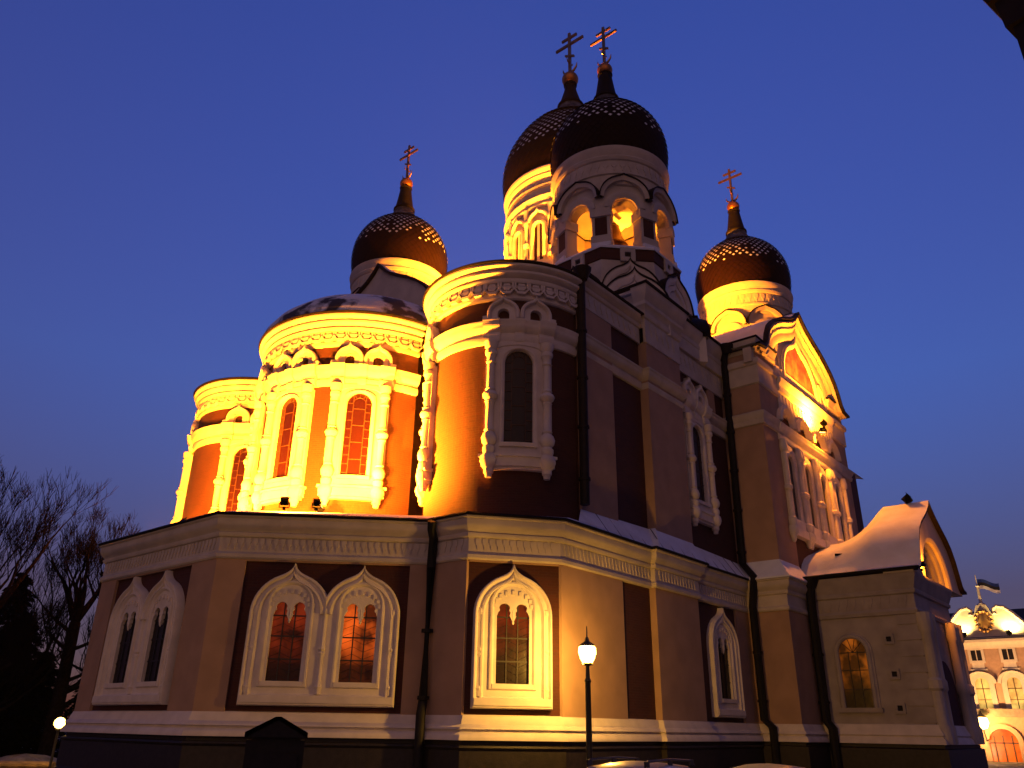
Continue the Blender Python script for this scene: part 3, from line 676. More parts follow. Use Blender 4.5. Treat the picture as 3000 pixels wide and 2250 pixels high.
for z in (1.7, 2.45, 3.15): q.mbox(PEm, 1.17, 2.27, z-.018, z+.018, .02, .048)
for a in (45, 75, 105, 135): q.tube([PEm(1.72, 3.15, .035), PEm(1.72+.55*cos(R_(a)), 3.15+.55*sin(R_(a)), .035)], .014, 4)
part(q, 'glazing_bar', M['lead'], ws)
# porch gable front with a deep moulded niche and doorway
PF = plane((PX0, PY), (PX1, PY)); cu = 3.85
PG = [(4.2, 6.3), (3.8, 6.36), (3.6, 6.5), (3.42, 6.95), (3.15, 7.6), (2.75, 8.15), (2.2, 8.55), (1.5, 8.9), (.8, 9.3), (.3, 9.65), (0, 9.95)]
q = MB(); o = gable_pts(PG, cu); poly = [(o[0][0], 6.2)]+o+[(o[-1][0], 6.2)]
nich = [(1.6, 6.2001)]+[(cu+2.25*cos(pi-pi*i/14), 6.3+2.0*sin(pi-pi*i/14)) for i in range(15)]+[(6.1, 6.2001)]
q.mplate(PF, [(o[0][0], 6.2)]+o+[(o[-1][0], 6.2)]+nich[::-1], [], -.9, .28)
for k in range(4):
    s0 = 1.0-.09*k; s1 = 1.0-.09*(k+1); fn = lambda s: [(cu+(u-cu)*s, 6.2+(z-6.2)*s) for u, z in nich]
    q.mband(PF, fn(s0), fn(s1), [(0, .28-.2*k), (.6, .26-.2*k), (1, .2-.2*k), (1, .08-.2*k)])
q.mplate(PF, fn(.64), [], -1.0, -.5)
part(q, 'porch_gable', M['stucco'])
for s in (-1, 1):
    for k, (uu, rr) in enumerate(((2.78, .22), (2.25, .16), (1.75, .17))):
        q = MB(); q.mlathe(PF, 2.78+s*uu*.95, .2, [(-.3, rr*1.3), (.3, rr*1.3), (.4, rr), (1.6, rr), (1.7, rr*1.35), (2.0, rr*1.35), (2.1, rr), (3.8, rr), (3.9, rr*1.3), (4.6, rr*1.3)], 0, 10); part(q, 'porch_column', M['stucco'])
q = MB(); dr = arch(2.78, 1.3, -2.1, 1.6, 12); q.mplate(PF, dr, [], 0, .06); part(q, 'porch_door', M['brick'])
# swept snowy roof of the porch
def ridge(y):
    if y <= 10.35: return 9.98
    t = min(1, (y-10.35)/2.4); return 8.5+1.48*(1-t)**1.9
rows = []
for i in range(19):
    y = 8.25+(13.45-8.25)*i/18; H = ridge(y); k = (H-6.36)/(9.95-6.36)
    rows.append([(40+(u-cu), y, 6.36+max(0, z-6.36)*k+.06) for u, z in o])
q = MB(); q.grid(rows, 0); part(q, 'porch_roof', M['snow'], smooth=60)
q = MB(); q.grid([[PF(u, z-.02, .5) for u, z in o], [PF(u, z+.09, .5) for u, z in o]]); q.grid([[PF(u, z-.02, .5) for u, z in o], [PF(u, z-.02, -.3) for u, z in o]])
q.psweep([(PX0, 13.1), (PX0, 8.3)], [(.2, 6.24), (.48, 6.3), (.5, 6.38), (.3, 6.4)]); part(q, 'porch_roof_edge', M['metal'])
q = MB(); q.tube([(37.0, 11.9, 7.45), (37.1, 11.5, 7.42), (37.1, 11.1, 7.42)], .06, 6); q.tube([(37.1, 11.5, 7.4), (37.15, 11.5, 7.2)], .03, 5); part(q, 'snow_guard', M['metal'])

# ---- downpipes
def pipe(pts, r=.12, hopper=None):
    r *= 1.3; q = MB(); q.tube(pts, r, 10)
    for (a, b) in zip(pts, pts[1:]):
        a, b = Vector(a), Vector(b)
        if (b-a).length > 2.2:
            for k in range(1, int((b-a).length/1.9)+1):
                c = a+(b-a)*(k*1.9/(b-a).length); q.tube([c-(b-a).normalized()*.05, c+(b-a).normalized()*.05], r*1.25, 10)
    if hopper:
        h = Vector(hopper); q.lathe([(r*1.1, h.z-.35), (r*2.0, h.z), (r*2.2, h.z+.12), (r*2.0, h.z+.14)], 10, 0, (h.x, h.y))
    part(q, 'downpipe', M['pipe'])
pipe([(17.35, 17.85, 6.0), (17.45, 17.95, 5.75), (17.62, 18.02, 5.5), (17.66, 18.1, 4.6), (17.62, 18.1, .7), (17.45, 17.98, .35), (17.42, 17.95, -1.6)], .11)
pipe([(21.60, 14.86, 16.1), (21.70, 14.95, 15.5), (21.70, 14.98, 7.0)], .13, (21.6, 14.80, 16.05))
pipe([(33.75, 14.62, 17.5), (33.85, 14.85, 16.9), (33.85, 14.95, 6.9), (33.55, 14.35, 6.2), (33.55, 14.55, 5.0), (33.55, 14.55, .5), (33.5, 14.2, .2), (33.5, 14.2, -1.6)], .13, (33.75, 14.62, 17.45))
pipe([(35.75, 12.75, 6.3), (35.85, 12.85, 5.0), (35.85, 12.85, .5), (35.75, 12.6, .2), (35.75, 12.6, -1.6)], .15, (35.75, 12.75, 6.2))

# ---- onion-domed turrets
def onion(mb, prof, ntile, tile_w, c=1.0):
    """dark scale tiles over an onion profile; snow lies on the tiles that face up"""
    cut_ = prof[0][0]*.42; lo_ = [p for p in prof if p[1] < 30 or p[0] >= cut_]; mb.lathe([(r-.02, z) for r, z in lo_], 56, 0); mb.lathe([(r-.02, z) for r, z in [lo_[-1]]+[p for p in prof if p not in lo_]], 56, 2)
    # arc-length sampling of the bulb part
    P = []
    for (r0, z0), (r1, z1) in zip(prof, prof[1:]):
        n = max(2, int(math.hypot(r1-r0, z1-z0)/.03))
        for i in range(n): P.append((r0+(r1-r0)*i/n, z0+(z1-z0)*i/n))
    step = tile_w*.50; acc = 0; last = P[0]; k = 0; rnd = random.Random(int(tile_w*1000))
    pts = [P[0]]
    for p in P[1:]:
        acc += math.hypot(p[0]-last[0], p[1]-last[1]); last = p
        if acc >= step: pts.append(p); acc = 0
    for i in range(1, len(pts)-2):
        if pts[i][0] < prof[0][0]*.40 and pts[i][1] > prof[5][1]: break
        a, b, t = pts[i-1], pts[i], pts[i+1]
        tr_, tz_ = t[0]-a[0], t[1]-a[1]; L = math.hypot(tr_, tz_); nr, nz = tz_/L, -tr_/L
        for j in range(ntile):
            th = 2*pi*(j+.5*(i % 2))/ntile; hw = pi/ntile*.97
            def pp(r, z, ang, lift): rr = r+nr*lift; return (rr*cos(ang), rr*sin(ang), z+nz*lift)
            bot = pp(a[0], a[1], th, .075*c); top = pp(t[0], t[1], th, .0); lf = pp(b[0], b[1], th-hw, .038*c); rt = pp(b[0], b[1], th+hw, .038*c)
            mb.quad([bot, rt, top, lf], 0)
            if nz > .10+rnd.uniform(-.07, .07) and rnd.random() < min(.97, .62+nz*.7):
                s = .40+.14*rnd.random()+.16*nz; ce = [(bot[q_]+top[q_]+lf[q_]+rt[q_])/4 for q_ in range(3)]
                li = Vector(pp(b[0], b[1], th, .06*c))-Vector(pp(b[0], b[1], th, .035*c))
                mb.quad([tuple(ce[q_]+(v[q_]-ce[q_])*s+li[q_] for q_ in range(3)) for v in (bot, rt, top, lf)], 1)
PROF = [(2.95, 27.10), (3.03, 27.35), (3.11, 27.9), (3.16, 28.5), (3.12, 29.1), (3.00, 29.65), (2.78, 30.2), (2.46, 30.72), (2.05, 31.14), (1.64, 31.46), (1.30, 31.74), (1.05, 32.0), (.86, 32.3), (.74, 32.6), (.66, 32.85)]
NECK = [(.70, 32.78), (.74, 32.82), (.74, 32.92), (.66, 32.96), (.58, 33.3), (.50, 33.8), (.43, 34.3), (.38, 34.65), (.42, 34.68), (.44, 34.75), (.3, 34.8)]
def finial(parent, z, s, loc=(0, 0, 0)):
    q = MB(); n = 12
    q.lathe([(max(.005, .45*s*sin(pi*i/n)), z+.42*s-.45*s*cos(pi*i/n)) for i in range(n+1)], 24, 0); q.lathe([(.2*s, z-.1*s), (.26*s, z-.02*s), (.2*s, z+.06*s)], 16, 0)
    part(q, 'gilded_ball', M['gold'], parent, smooth=60)
    q = MB(); t = .075*s; z0 = z+.82*s; H = 3.0*s
    q.box(-t*.8, t*.8, -t, t, z0, z0+H)
    q.box(-t*.7, t*.7, -.92*s, .92*s, z0+H*.70, z0+H*.70+.15*s)
    q.box(-t*.7, t*.7, -.50*s, .50*s, z0+H*.86, z0+H*.86+.14*s)
    f = lambda u, zz, d: (d, u, zz+u*.55)
    q.mbox(f, -.30*s, .30*s, z0+H*.42, z0+H*.42+.12*s, -t*.7, t*.7)
    for sd_ in (-1, 1):
        pt = [(0, sd_*.06*s, z0+.10*s), (0, sd_*.25*s, z0+.14*s), (0, sd_*.42*s, z0+.32*s), (0, sd_*.47*s, z0+.58*s)]
        q.tube(pt, [.07*s, .075*s, .055*s, .015*s], 6)
        pt = [(0, 0, z0+.75*s), (sd_*.2*s, 0, z0+.8*s), (sd_*.3*s, 0, z0+1.0*s)]
        q.tube(pt, [.05*s, .045*s, .012*s], 6)
    q.lathe([(.16*s, z0-.04*s), (.10*s, z0+.1*s), (.08*s, z0+.35*s)], 10, 0)
    part(q, 'cross', M['crossm'], parent)

def octp(k, r, half=False):
    """plane of octagon side k (45-degree steps), u centred"""
    a = R_(45*k+(22.5 if half else 0)); n = Vector((-cos(a), -sin(a))); u_ = Vector((sin(a), -cos(a)))
    return lambda u, z, d: (n.x*(r+d)+u_.x*u, n.y*(r+d)+u_.y*u, z)
def make_turret():
    q = MB()                                            # materials: 0 stucco, 1 brick, 2 dark metal, 3 hole, 4 snow
    ang = [R_(22.5+45*k) for k in range(8)]
    ring = lambda r, z: [(-r*cos(a)/cos(R_(22.5)), -r*sin(a)/cos(R_(22.5)), z) for a in ang]
    q.grid([ring(3.25, 16.4), ring(3.2, 18.6), ring(3.02, 20.35)], 0, cv=True)
    q.grid([ring(3.0, 20.3), ring(3.08, 20.36), ring(3.08, 20.95)], 1, cv=True)
    q.grid([ring(3.14, 20.93), ring(3.16, 21.02), ring(3.1, 21.12), ring(.5, 21.15)], 4, cv=True)
    q.grid([ring(2.35, 25.0), ring(.01, 25.0)], 0, cv=True)            # vault of the bell stage
    for k in range(8):
        f = octp(k, 2.86)
        q.mplate(octp(k, 3.08), [(-.36, 20.22), (.36, 20.22), (.36, 20.96), (-.36, 20.96)], [[(-.15, 20.45), (.15, 20.45), (.15, 20.72), (-.15, 20.72)]], -.03, .10)
        q.mbox(octp(k, 3.08), -.15, .15, 20.45, 20.72, -.02, .012, 3)
        W_ = 1.18; nb = [(.60*cos(pi-pi*i/12), 23.32+.60*sin(pi-pi*i/12)) for i in range(13)]
        q.mplate(f, [(-W_, 23.1), (-.60, 23.1)]+nb+[(.60, 23.1), (W_, 23.1), (W_, 24.9), (-W_, 24.9)], [], -.50, 0)
        inr = [(-.60, 23.1)]+nb+[(.60, 23.1)]
        q.mband(f, inr, inr, [(0, -.5), (0, 0)])
        q.mplate(f, [(-W_, 24.9), (W_, 24.9), (W_, 23.1), (.60, 23.1)]+nb[::-1]+[(-.60, 23.1), (-W_, 23.1)], [], -.02, -.50)
        ar = [(1.0*cos(pi-pi*i/12), 23.32+1.0*sin(pi-pi*i/12)) for i in range(13)]; ari = [(.62*cos(pi-pi*i/12), 23.32+.62*sin(pi-pi*i/12)) for i in range(13)]
        q.mband(f, ar, ari, [(0, 0), (0, .20), (.5, .24), (1, .16), (1, 0)])
        kk = keel(0, 1.22, 23.9, 25.22, 8); ko = keel(0, 1.02, 23.9, 24.95, 8)
        q.mband(f, kk, ko, [(0, -.1), (0, .30), (1, .24), (1, 0)])
        kt = [(u*1.04, 23.9+(z-23.9)*1.055) for u, z in kk]
        q.mband(f, kt, kk, [(0, -.1), (0, .36), (1, .36), (1, .25)], 2)
        # pier at the corner between two openings
        h = octp(k, 3.02, True)
        q.mbox(h, -.50, .50, 21.1, 21.75, -.62, .10); q.mbox(h, -.44, .44, 21.7, 23.0, -.58, .03)
        q.mbox(h, -.52, .52, 22.85, 23.35, -.62, .13); q.mbox(h, -.42, .42, 23.3, 23.95, -.5, .08); q.mbox(h, -.30, .30, 21.82, 22.82, 0, .045, 1)
        q.mbox(h, -.46, .46, 21.1, 21.3, .1, .22, 4)
    q.lathe([(2.9, 24.75), (2.98, 24.8), (2.98, 25.35), (3.06, 25.4), (3.06, 25.5), (2.96, 25.55), (2.96, 26.25), (3.04, 26.3), (3.10, 26.45), (3.04, 26.55), (3.10, 26.75), (3.18, 26.95), (3.16, 27.06), (2.9, 27.12)], 56, 0)
    ff = cyl(0, 0, 2.96, 0); frieze(q, ff, 2*pi*2.96, 25.6, 26.2, 0, .42)
    T = q.build('bell_turret', [M['stucco'], M['brick'], M['metal'], M['hole'], M['snow']], cath)
    for tier, r_, pk, half_ in ((0, 3.34, 20.12, 1.36), (1, 4.0, 19.22, 1.52)):
        for k in (range(8) if tier == 0 else (1, 3, 5, 7)):
            f = octp(k, r_); q = MB(); zs = pk-half_*1.27
            o_ = [(-half_, zs-1.3)]+keel(0, half_, zs, pk, 8)+[(half_, zs-1.3)]
            q.mplate(f, o_, [], -.7 if tier else -.35, 0)
            i0, i1, i2 = keel(0, half_, zs, pk, 8), keel(0, half_*.74, zs, pk-half_*.33, 8), keel(0, half_*.50, zs, pk-half_*.63, 8)
            q.mband(f, i0, i1, [(0, 0), (0, .18), (.6, .2), (1, .12), (1, 0)]); q.mband(f, i1, i2, [(0, .02), (.1, .09), (.8, .09), (1, .0)])
            ot = [(u*1.04, zs+(z-zs)*1.045) for u, z in i0]
            q.mband(f, ot, i0, [(0, -.5), (0, .25), (1, .25), (1, .15)], 1)
            part(q, 'kokoshnik', [M['trim'], M['metal']], T)
    q = MB(); onion(q, PROF, 46, .42); q.lathe([(2.90, 27.08), (3.02, 27.07), (3.04, 27.14), (2.98, 27.2)], 56, 0); part(q, 'onion_dome', [M['tile'], M['snow'], M['dusted']], T, smooth=0, merge=False)
    q = MB(); q.lathe(NECK, 24, 0); part(q, 'dome_neck', M['metal'], T)
    finial(T, 34.72, 1.0)
    return T
def copy_tree(o, parent):
    c = o.copy(); COL.objects.link(c); c.parent = parent
    for ch in list(o.children): copy_tree(ch, c)
    return c
turret = make_turret()
TC = [(30.0, 18.63), (30.0, 35.34), (46.8, 18.63), (46.8, 35.34)]
for i, (x, y) in enumerate(TC):
    t_ = turret if i == 0 else copy_tree(turret, cath)
    t_.location = (x-RX, y-RY, EYE)
# ---- great central drum and dome
def make_main():
    q = MB(); r = 4.55
    q.lathe([(5.6, 16.5), (5.4, 20.0), (5.2, 24.0), (4.9, 26.4), (4.75, 26.6), (4.7, 27.0), (r, 27.05)], 64, 0)
    q.lathe([(r, 27.0), (r, 31.4)], 64, 0)
    q.lathe([(r, 31.2), (r+.12, 31.25), (r+.2, 31.4), (r+.14, 31.5), (r+.14, 31.7), (r+.26, 31.85), (r+.3, 32.0), (r+.1, 32.1), (r+.05, 32.15), (r+.05, 32.75), (r+.15, 32.8), (r+.2, 32.95), (r+.1, 33.0), (r+.1, 33.45), (r+.2, 33.5), (r+.26, 33.7), (r+.2, 33.75), (r+.3, 33.95), (r+.36, 34.15), (r+.34, 34.3), (r, 34.35)], 64, 0)
    f = cyl(0, 0, r+.05, 0); frieze(q, f, 2*pi*r, 32.2, 32.72, 0, .5); frieze(q, cyl(0, 0, r+.1, 0), 2*pi*r, 33.02, 33.42, 0, .36)
    T = q.build('central_drum', [M['trim'], M['brick']], cath)
    for k in range(16):
        mq = cyl(0, 0, r, 6+22.5*k); q = MB()
        inn = arch(0, .32, 27.4, 29.75, 8); ou = [(u*1.9, z if z < 29.76 else 29.75+(z-29.75)*1.9) for u, z in inn]
        q.mband(mq, inn, ou, [(0, .01), (0, .12), (.3, .2), (.8, .18), (1, .1), (1, 0)])
        kk = keel(0, .78, 30.25, 31.3, 6); k2 = keel(0, .56, 30.25, 30.95, 6)
        q.mband(mq, kk, k2, [(0, 0), (0, .24), (.6, .26), (1, .1)])
        q.mlathe(mq, .89, .12, [(27.2, .2), (27.5, .2), (27.6, .12), (28.4, .11), (28.5, .2), (28.7, .22), (28.8, .12), (30.0, .11), (30.1, .18), (30.4, .2), (30.5, .16), (31.3, .2)], 0, 8)
        q.mbox(mq, -.34, .34, 27.3, 29.9+.2, 0, .008, 1)
        part(q, 'drum_window', [M['trim'], M['glassred']], T)
    q = MB()
    PR = [(4.72, 34.35), (4.80, 34.6), (4.90, 35.2), (4.95, 35.9), (4.92, 36.6), (4.80, 37.2), (4.6, 37.9), (4.28, 38.6), (3.80, 39.5), (3.2, 40.3), (2.55, 40.95), (2.0, 41.4), (1.6, 41.8), (1.27, 42.25), (1.05, 42.75), (.92, 43.2)]
    onion(q, PR, 56, .55, 1.4); q.lathe([(4.6, 34.33), (4.85, 34.32), (4.87, 34.42), (4.76, 34.5)], 64, 0); part(q, 'onion_dome', [M['tile'], M['snow'], M['dusted']], T, smooth=0, merge=False)
    q = MB(); q.lathe([(.96, 43.1), (1.02, 43.16), (1.02, 43.3), (.9, 43.36), (.76, 43.8), (.62, 44.3), (.48, 44.8), (.42, 45.3), (.5, 45.34), (.52, 45.45), (.3, 45.5)], 28, 0); part(q, 'dome_neck', M['metal'], T)
    finial(T, 45.42, 1.42)
    T.location = (30+8.385-RX, 18.63+8.355-RY, EYE)
    return T
make_main()

# ------------------------------------------------------------------ bell hanging in the near turret
b = empty('church_bell', (30, 18.63, EYE+22.95), 'bronze bell hanging inside the open arches of the nearest turret', 'bell')
q = MB(); q.lathe([(.80, 0), (.84, .04), (.80, .12), (.66, .35), (.54, .7), (.48, 1.0), (.44, 1.2), (.30, 1.32), (.01, 1.36)], 32, 0); q.lathe([(.78, .0), (.6, .35), (.4, 1.15), (.01, 1.25)], 32, 0); q.build('bell_body', M['bronze'], b)
q = MB(); q.box(-.7, .7, -.07, .07, 1.6, 1.78); q.box(-.3, .3, -.05, .05, 1.3, 1.62); q.build('yoke', M['metal'], b)
q = MB(); q.tube([(0, 0, 1.2), (0, 0, .1)], .03, 6); q.lathe([(.01, -.1), (.1, .0), (.1, .1), (.01, .18)], 12, 0); q.build('clapper', M['metal'], b)

# ------------------------------------------------------------------ floodlights
housing = mat('black_floodlight_housing', (.002, .0018, .0018), .8, spec=.1)
lens_m = mat('floodlight_lens', (.9, .6, .3), .2, emit=((1, .5, .12), 6.0))
def lamp(parent, energy, color, kind='SPOT', angle=120, blend=.6, size=.12, loc=(0, 0, 0), direction=None, name='lamp_light'):
    l = bpy.data.lights.new(name, kind); l.energy = energy; l.color = color; l.shadow_soft_size = size
    if kind == 'SPOT': l.spot_size = R_(angle); l.spot_blend = blend
    o = bpy.data.objects.new(name, l); COL.objects.link(o); o.parent = parent; o.location = loc
    if direction is not None: o.rotation_euler = Vector(direction).to_track_quat('-Z', 'Y').to_euler()
    return o
def floodlight(pos, target, label, energy, angle=130, color=SODIUM, blend=.7, size=.45, extra=None):
    p = Vector((pos[0], pos[1], pos[2]+EYE)); tg = Vector((target[0], target[1], target[2]+EYE)); d = (tg-p).normalized()
    e = empty('floodlight', p, label, 'floodlight', 'floodlights of the cathedral')
    x = d.cross(Vector((0, 0, 1))).normalized(); up = x.cross(d); h = .22*size/.45+.03
    base = Vector((0, 0, h+.04))
    f = lambda u, z, dd: tuple(base+x*u+up*z+d*dd)
    s = size/.45
    q = MB(); q.grid([[f(u*k*s, z*k*s, dd*s) for u, z in ((-.2, -.16), (.2, -.16), (.2, .16), (-.2, .16))] for k, dd in ((.80, -.22), (.98, -.14), (1, .02), (1.0, .05))], 0, cv=True)
    q.quad([f(u*.80*s, z*.80*s, -.22*s) for u, z in ((-.2, -.16), (.2, -.16), (.2, .16), (-.2, .16))]); q.mbox(f, -.22*s, .22*s, .16*s, .19*s, -.05, .12)
    q.build('housing', housing, e)
    q = MB(); q.quad([f(u*s, z*s, .03*s) for u, z in ((-.19, -.15), (.19, -.15), (.19, .15), (-.19, .15))]); q.build('lens', lens_m, e)
    q = MB(); q.tube([(x.x*.24*s, x.y*.24*s, h+.04), (x.x*.24*s, x.y*.24*s, .02), (-x.x*.24*s, -x.y*.24*s, .02), (-x.x*.24*s, -x.y*.24*s, h+.04)], .02, 6); q.tube([(0, 0, .03), (0, 0, -.06)], .05, 6); q.build('bracket', housing, e)
    lamp(e, energy*GAIN, color, 'SPOT', angle, blend, .10, f(0, 0, .09*s), d)
    if extra: lamp(e, extra[0]*GAIN, color, 'SPOT', extra[1], 1.0, .10, f(0, 0, .09*s), Vector(extra[2]) if len(extra) > 2 else d)
    return e
floodlight((14.15, 21.25, 6.28), (17.9, 25.2, 10.0), 'black box floodlight at the eave below the brightest apse window', 2300, 130, SODIUM, .7, .28)
floodlight((14.85, 20.55, 6.30), (18.0, 24.6, 9.6), 'small tilted floodlight beside the black box one on the apse eave', 2300, 88, SODIUM, .7, .24)
floodlight((16.7, 22.9, 6.85), (19.0, 19.4, 10.6), 'floodlight in the roof nook between the nearest and the middle apse', 5000, 118, SODIUM, 1.0)
floodlight((14.3, 27.6, 6.4), (17.2, 27.4, 10.5), 'floodlight on the eave before the middle apse, hidden by its bulge', 1400)
floodlight((14.6, 30.9, 6.3), (19.6, 32.9, 10.5), 'floodlight on the far eave corner at the foot of the farthest apse', 1400)
floodlight((17.6, 32.6, 6.6), (20.0, 30.6, 10.5), 'floodlight in the roof nook beside the farthest apse', 900)
floodlight((33.2, 22.6, 18.5), (36.2, 25.4, 29), 'roof floodlight aimed up at the central drum from behind the nearest turret', 8000, 150)
floodlight((32.6, 31.6, 18.0), (36.0, 28.5, 29), 'roof floodlight aimed at the central drum beside the left turret', 6000, 150)
floodlight((31.4, 27.0, 19.0), (34.5, 27.0, 30), 'roof floodlight aimed up the east side of the central drum', 2600, 120)
floodlight((43.2, 21.4, 18.2), (46.0, 19.2, 26), 'roof floodlight aimed at the right hand turret', 4200, 150)
floodlight((31.5, 20.1, 21.2), (30.3, 18.9, 25), 'floodlight inside the belfry of the nearest turret lighting its bell', 90, 165)
floodlight((48.4, 20.2, 21.2), (46.8, 18.6, 25), 'floodlight inside the belfry of the right hand turret', 1400, 160)
floodlight((31.6, 33.4, 21.2), (29.6, 35.6, 26), 'floodlight under the left turret dome', 900, 150)
floodlight((40.0, 9.2, 9.98), (40.0, 13.3, 15.6), 'small floodlight standing on the porch ridge against the sky', 60, 80, SODIUM, 1.0, .5)
floodlight((39.9, 12.45, 14.6), (39.95, 13.4, 16.2), 'floodlight on the north facade making the white hot spot under the icon', 900, 168, SODIUM, .8, .35)
floodlight((40.6, 12.75, 14.4), (39.6, 12.0, 9.0), 'floodlight on the north facade pointing down at the snowy porch roof', 230, 165, SODIUM, .9, .35)
floodlight((37.0, 8.40, 6.42), (41.2, 8.75, 7.4), 'floodlight glowing in the gable of the snowy porch', 150, 140, SODIUM, .7, .3)

# ------------------------------------------------------------------ street lamps
lampmetal = mat('black_cast_iron', (.012, .011, .011), .5)
lampglass = mat('glowing_lantern_glass', (.9, .8, .6), .3, emit=((1.0, .72, .32), 14.0))
def street_lamp(x, y, H, label, energy, color=(1.0, .48, .065), group='street lamps', arms=False, name='street_lamp', glow=14):
    e = empty(name, (x, y, 0), label, 'street lamp', group)
    q = MB(); q.lathe([(.20, 0), (.20, .12), (.15, .2), (.15, .75), (.18, .8), (.12, .9), (.085, 1.1), (.075, H-1.05), (.10, H-1.0), (.06, H-.92), (.05, H-.62), (.12, H-.58), (.14, H-.54), (.03, H-.5)], 14, 0); q.build('post', lampmetal, e)
    q = MB()
    for k in range(6):
        a = pi/3*k; q.tube([(.13*cos(a), .13*sin(a), H-.56), (.248*cos(a), .248*sin(a), H-.27), (.235*cos(a), .235*sin(a), H-.12)], .006, 5)
    q.lathe([(.23, H-.10), (.225, H-.08), (.12, H+.0), (.07, H+.03), (.045, H+.12), (.02, H+.15), (.014, H+.42), (.001, H+.44)], 6, 0)
    q.tube([(-.26, 0, H-.58), (.26, 0, H-.58)], .014, 6); q.build('lantern_frame', lampmetal, e)
    q = MB(); q.lathe([(.001, H-.555), (.13, H-.55), (.205, H-.42), (.245, H-.27), (.24, H-.14), (.13, H-.03), (.001, H-.0)], 16, 0); q.build('lantern_glass', lampglass, e)
    if energy: lamp(e, energy, color, 'POINT', size=.16, loc=(0, 0, H-.30)).data['in_lantern'] = 1
    return e
LAMPS = []
LAMPS.append(street_lamp(18.92, 13.10, 4.42, 'lit black street lamp standing before the cathedral wall', 1100))
gx, gy = (lambda v: (v[0], v[1]))((Fv+Rv*((129-1106)/1712.6)-Uv*((1562-829.5)/1712.6))*(38/ (Fv+Rv*((129-1106)/1712.6)-Uv*((1562-829.5)/1712.6)).xy.length))
e = empty('globe_lamp', (gx, gy, 0), 'lit globe lamp low among the trees at the left', 'street lamp')
q = MB(); q.lathe([(.14, 0), (.12, .5), (.05, .6), (.045, 1.85), (.09, 1.9), (.09, 1.95), (.01, 1.96)], 12, 0); q.build('post', lampmetal, e)
q = MB(); q.lathe([(max(.002, .20*sin(pi*i/12)), 2.16-.20*cos(pi*i/12)) for i in range(13)], 20, 0); q.build('globe', lampglass, e, smooth=60)
lamp(e, 140, (1, .50, .10), 'POINT', size=.2, loc=(0, 0, 2.16))
LAMPS.append(street_lamp(2.5, 21.5, 4.6, 'unseen street lamp added at the left as warm fill for the walls', 260))  # lamp put in out of view to warm the walls
# the lantern glass must let the lamp out
lt = lampglass.node_tree
tr = lt.nodes.new('ShaderNodeBsdfTransparent'); em = lt.nodes.new('ShaderNodeEmission'); em.inputs[0].default_value = (1.0, .58, .10, 1); em.inputs[1].default_value = 8.0
ad = lt.nodes.new('ShaderNodeAddShader'); lt.links.new(tr.outputs[0], ad.inputs[0]); lt.links.new(em.outputs[0], ad.inputs[1])
lt.links.new(ad.outputs[0], [n for n in lt.nodes if n.type == 'OUTPUT_MATERIAL'][0].inputs[0])

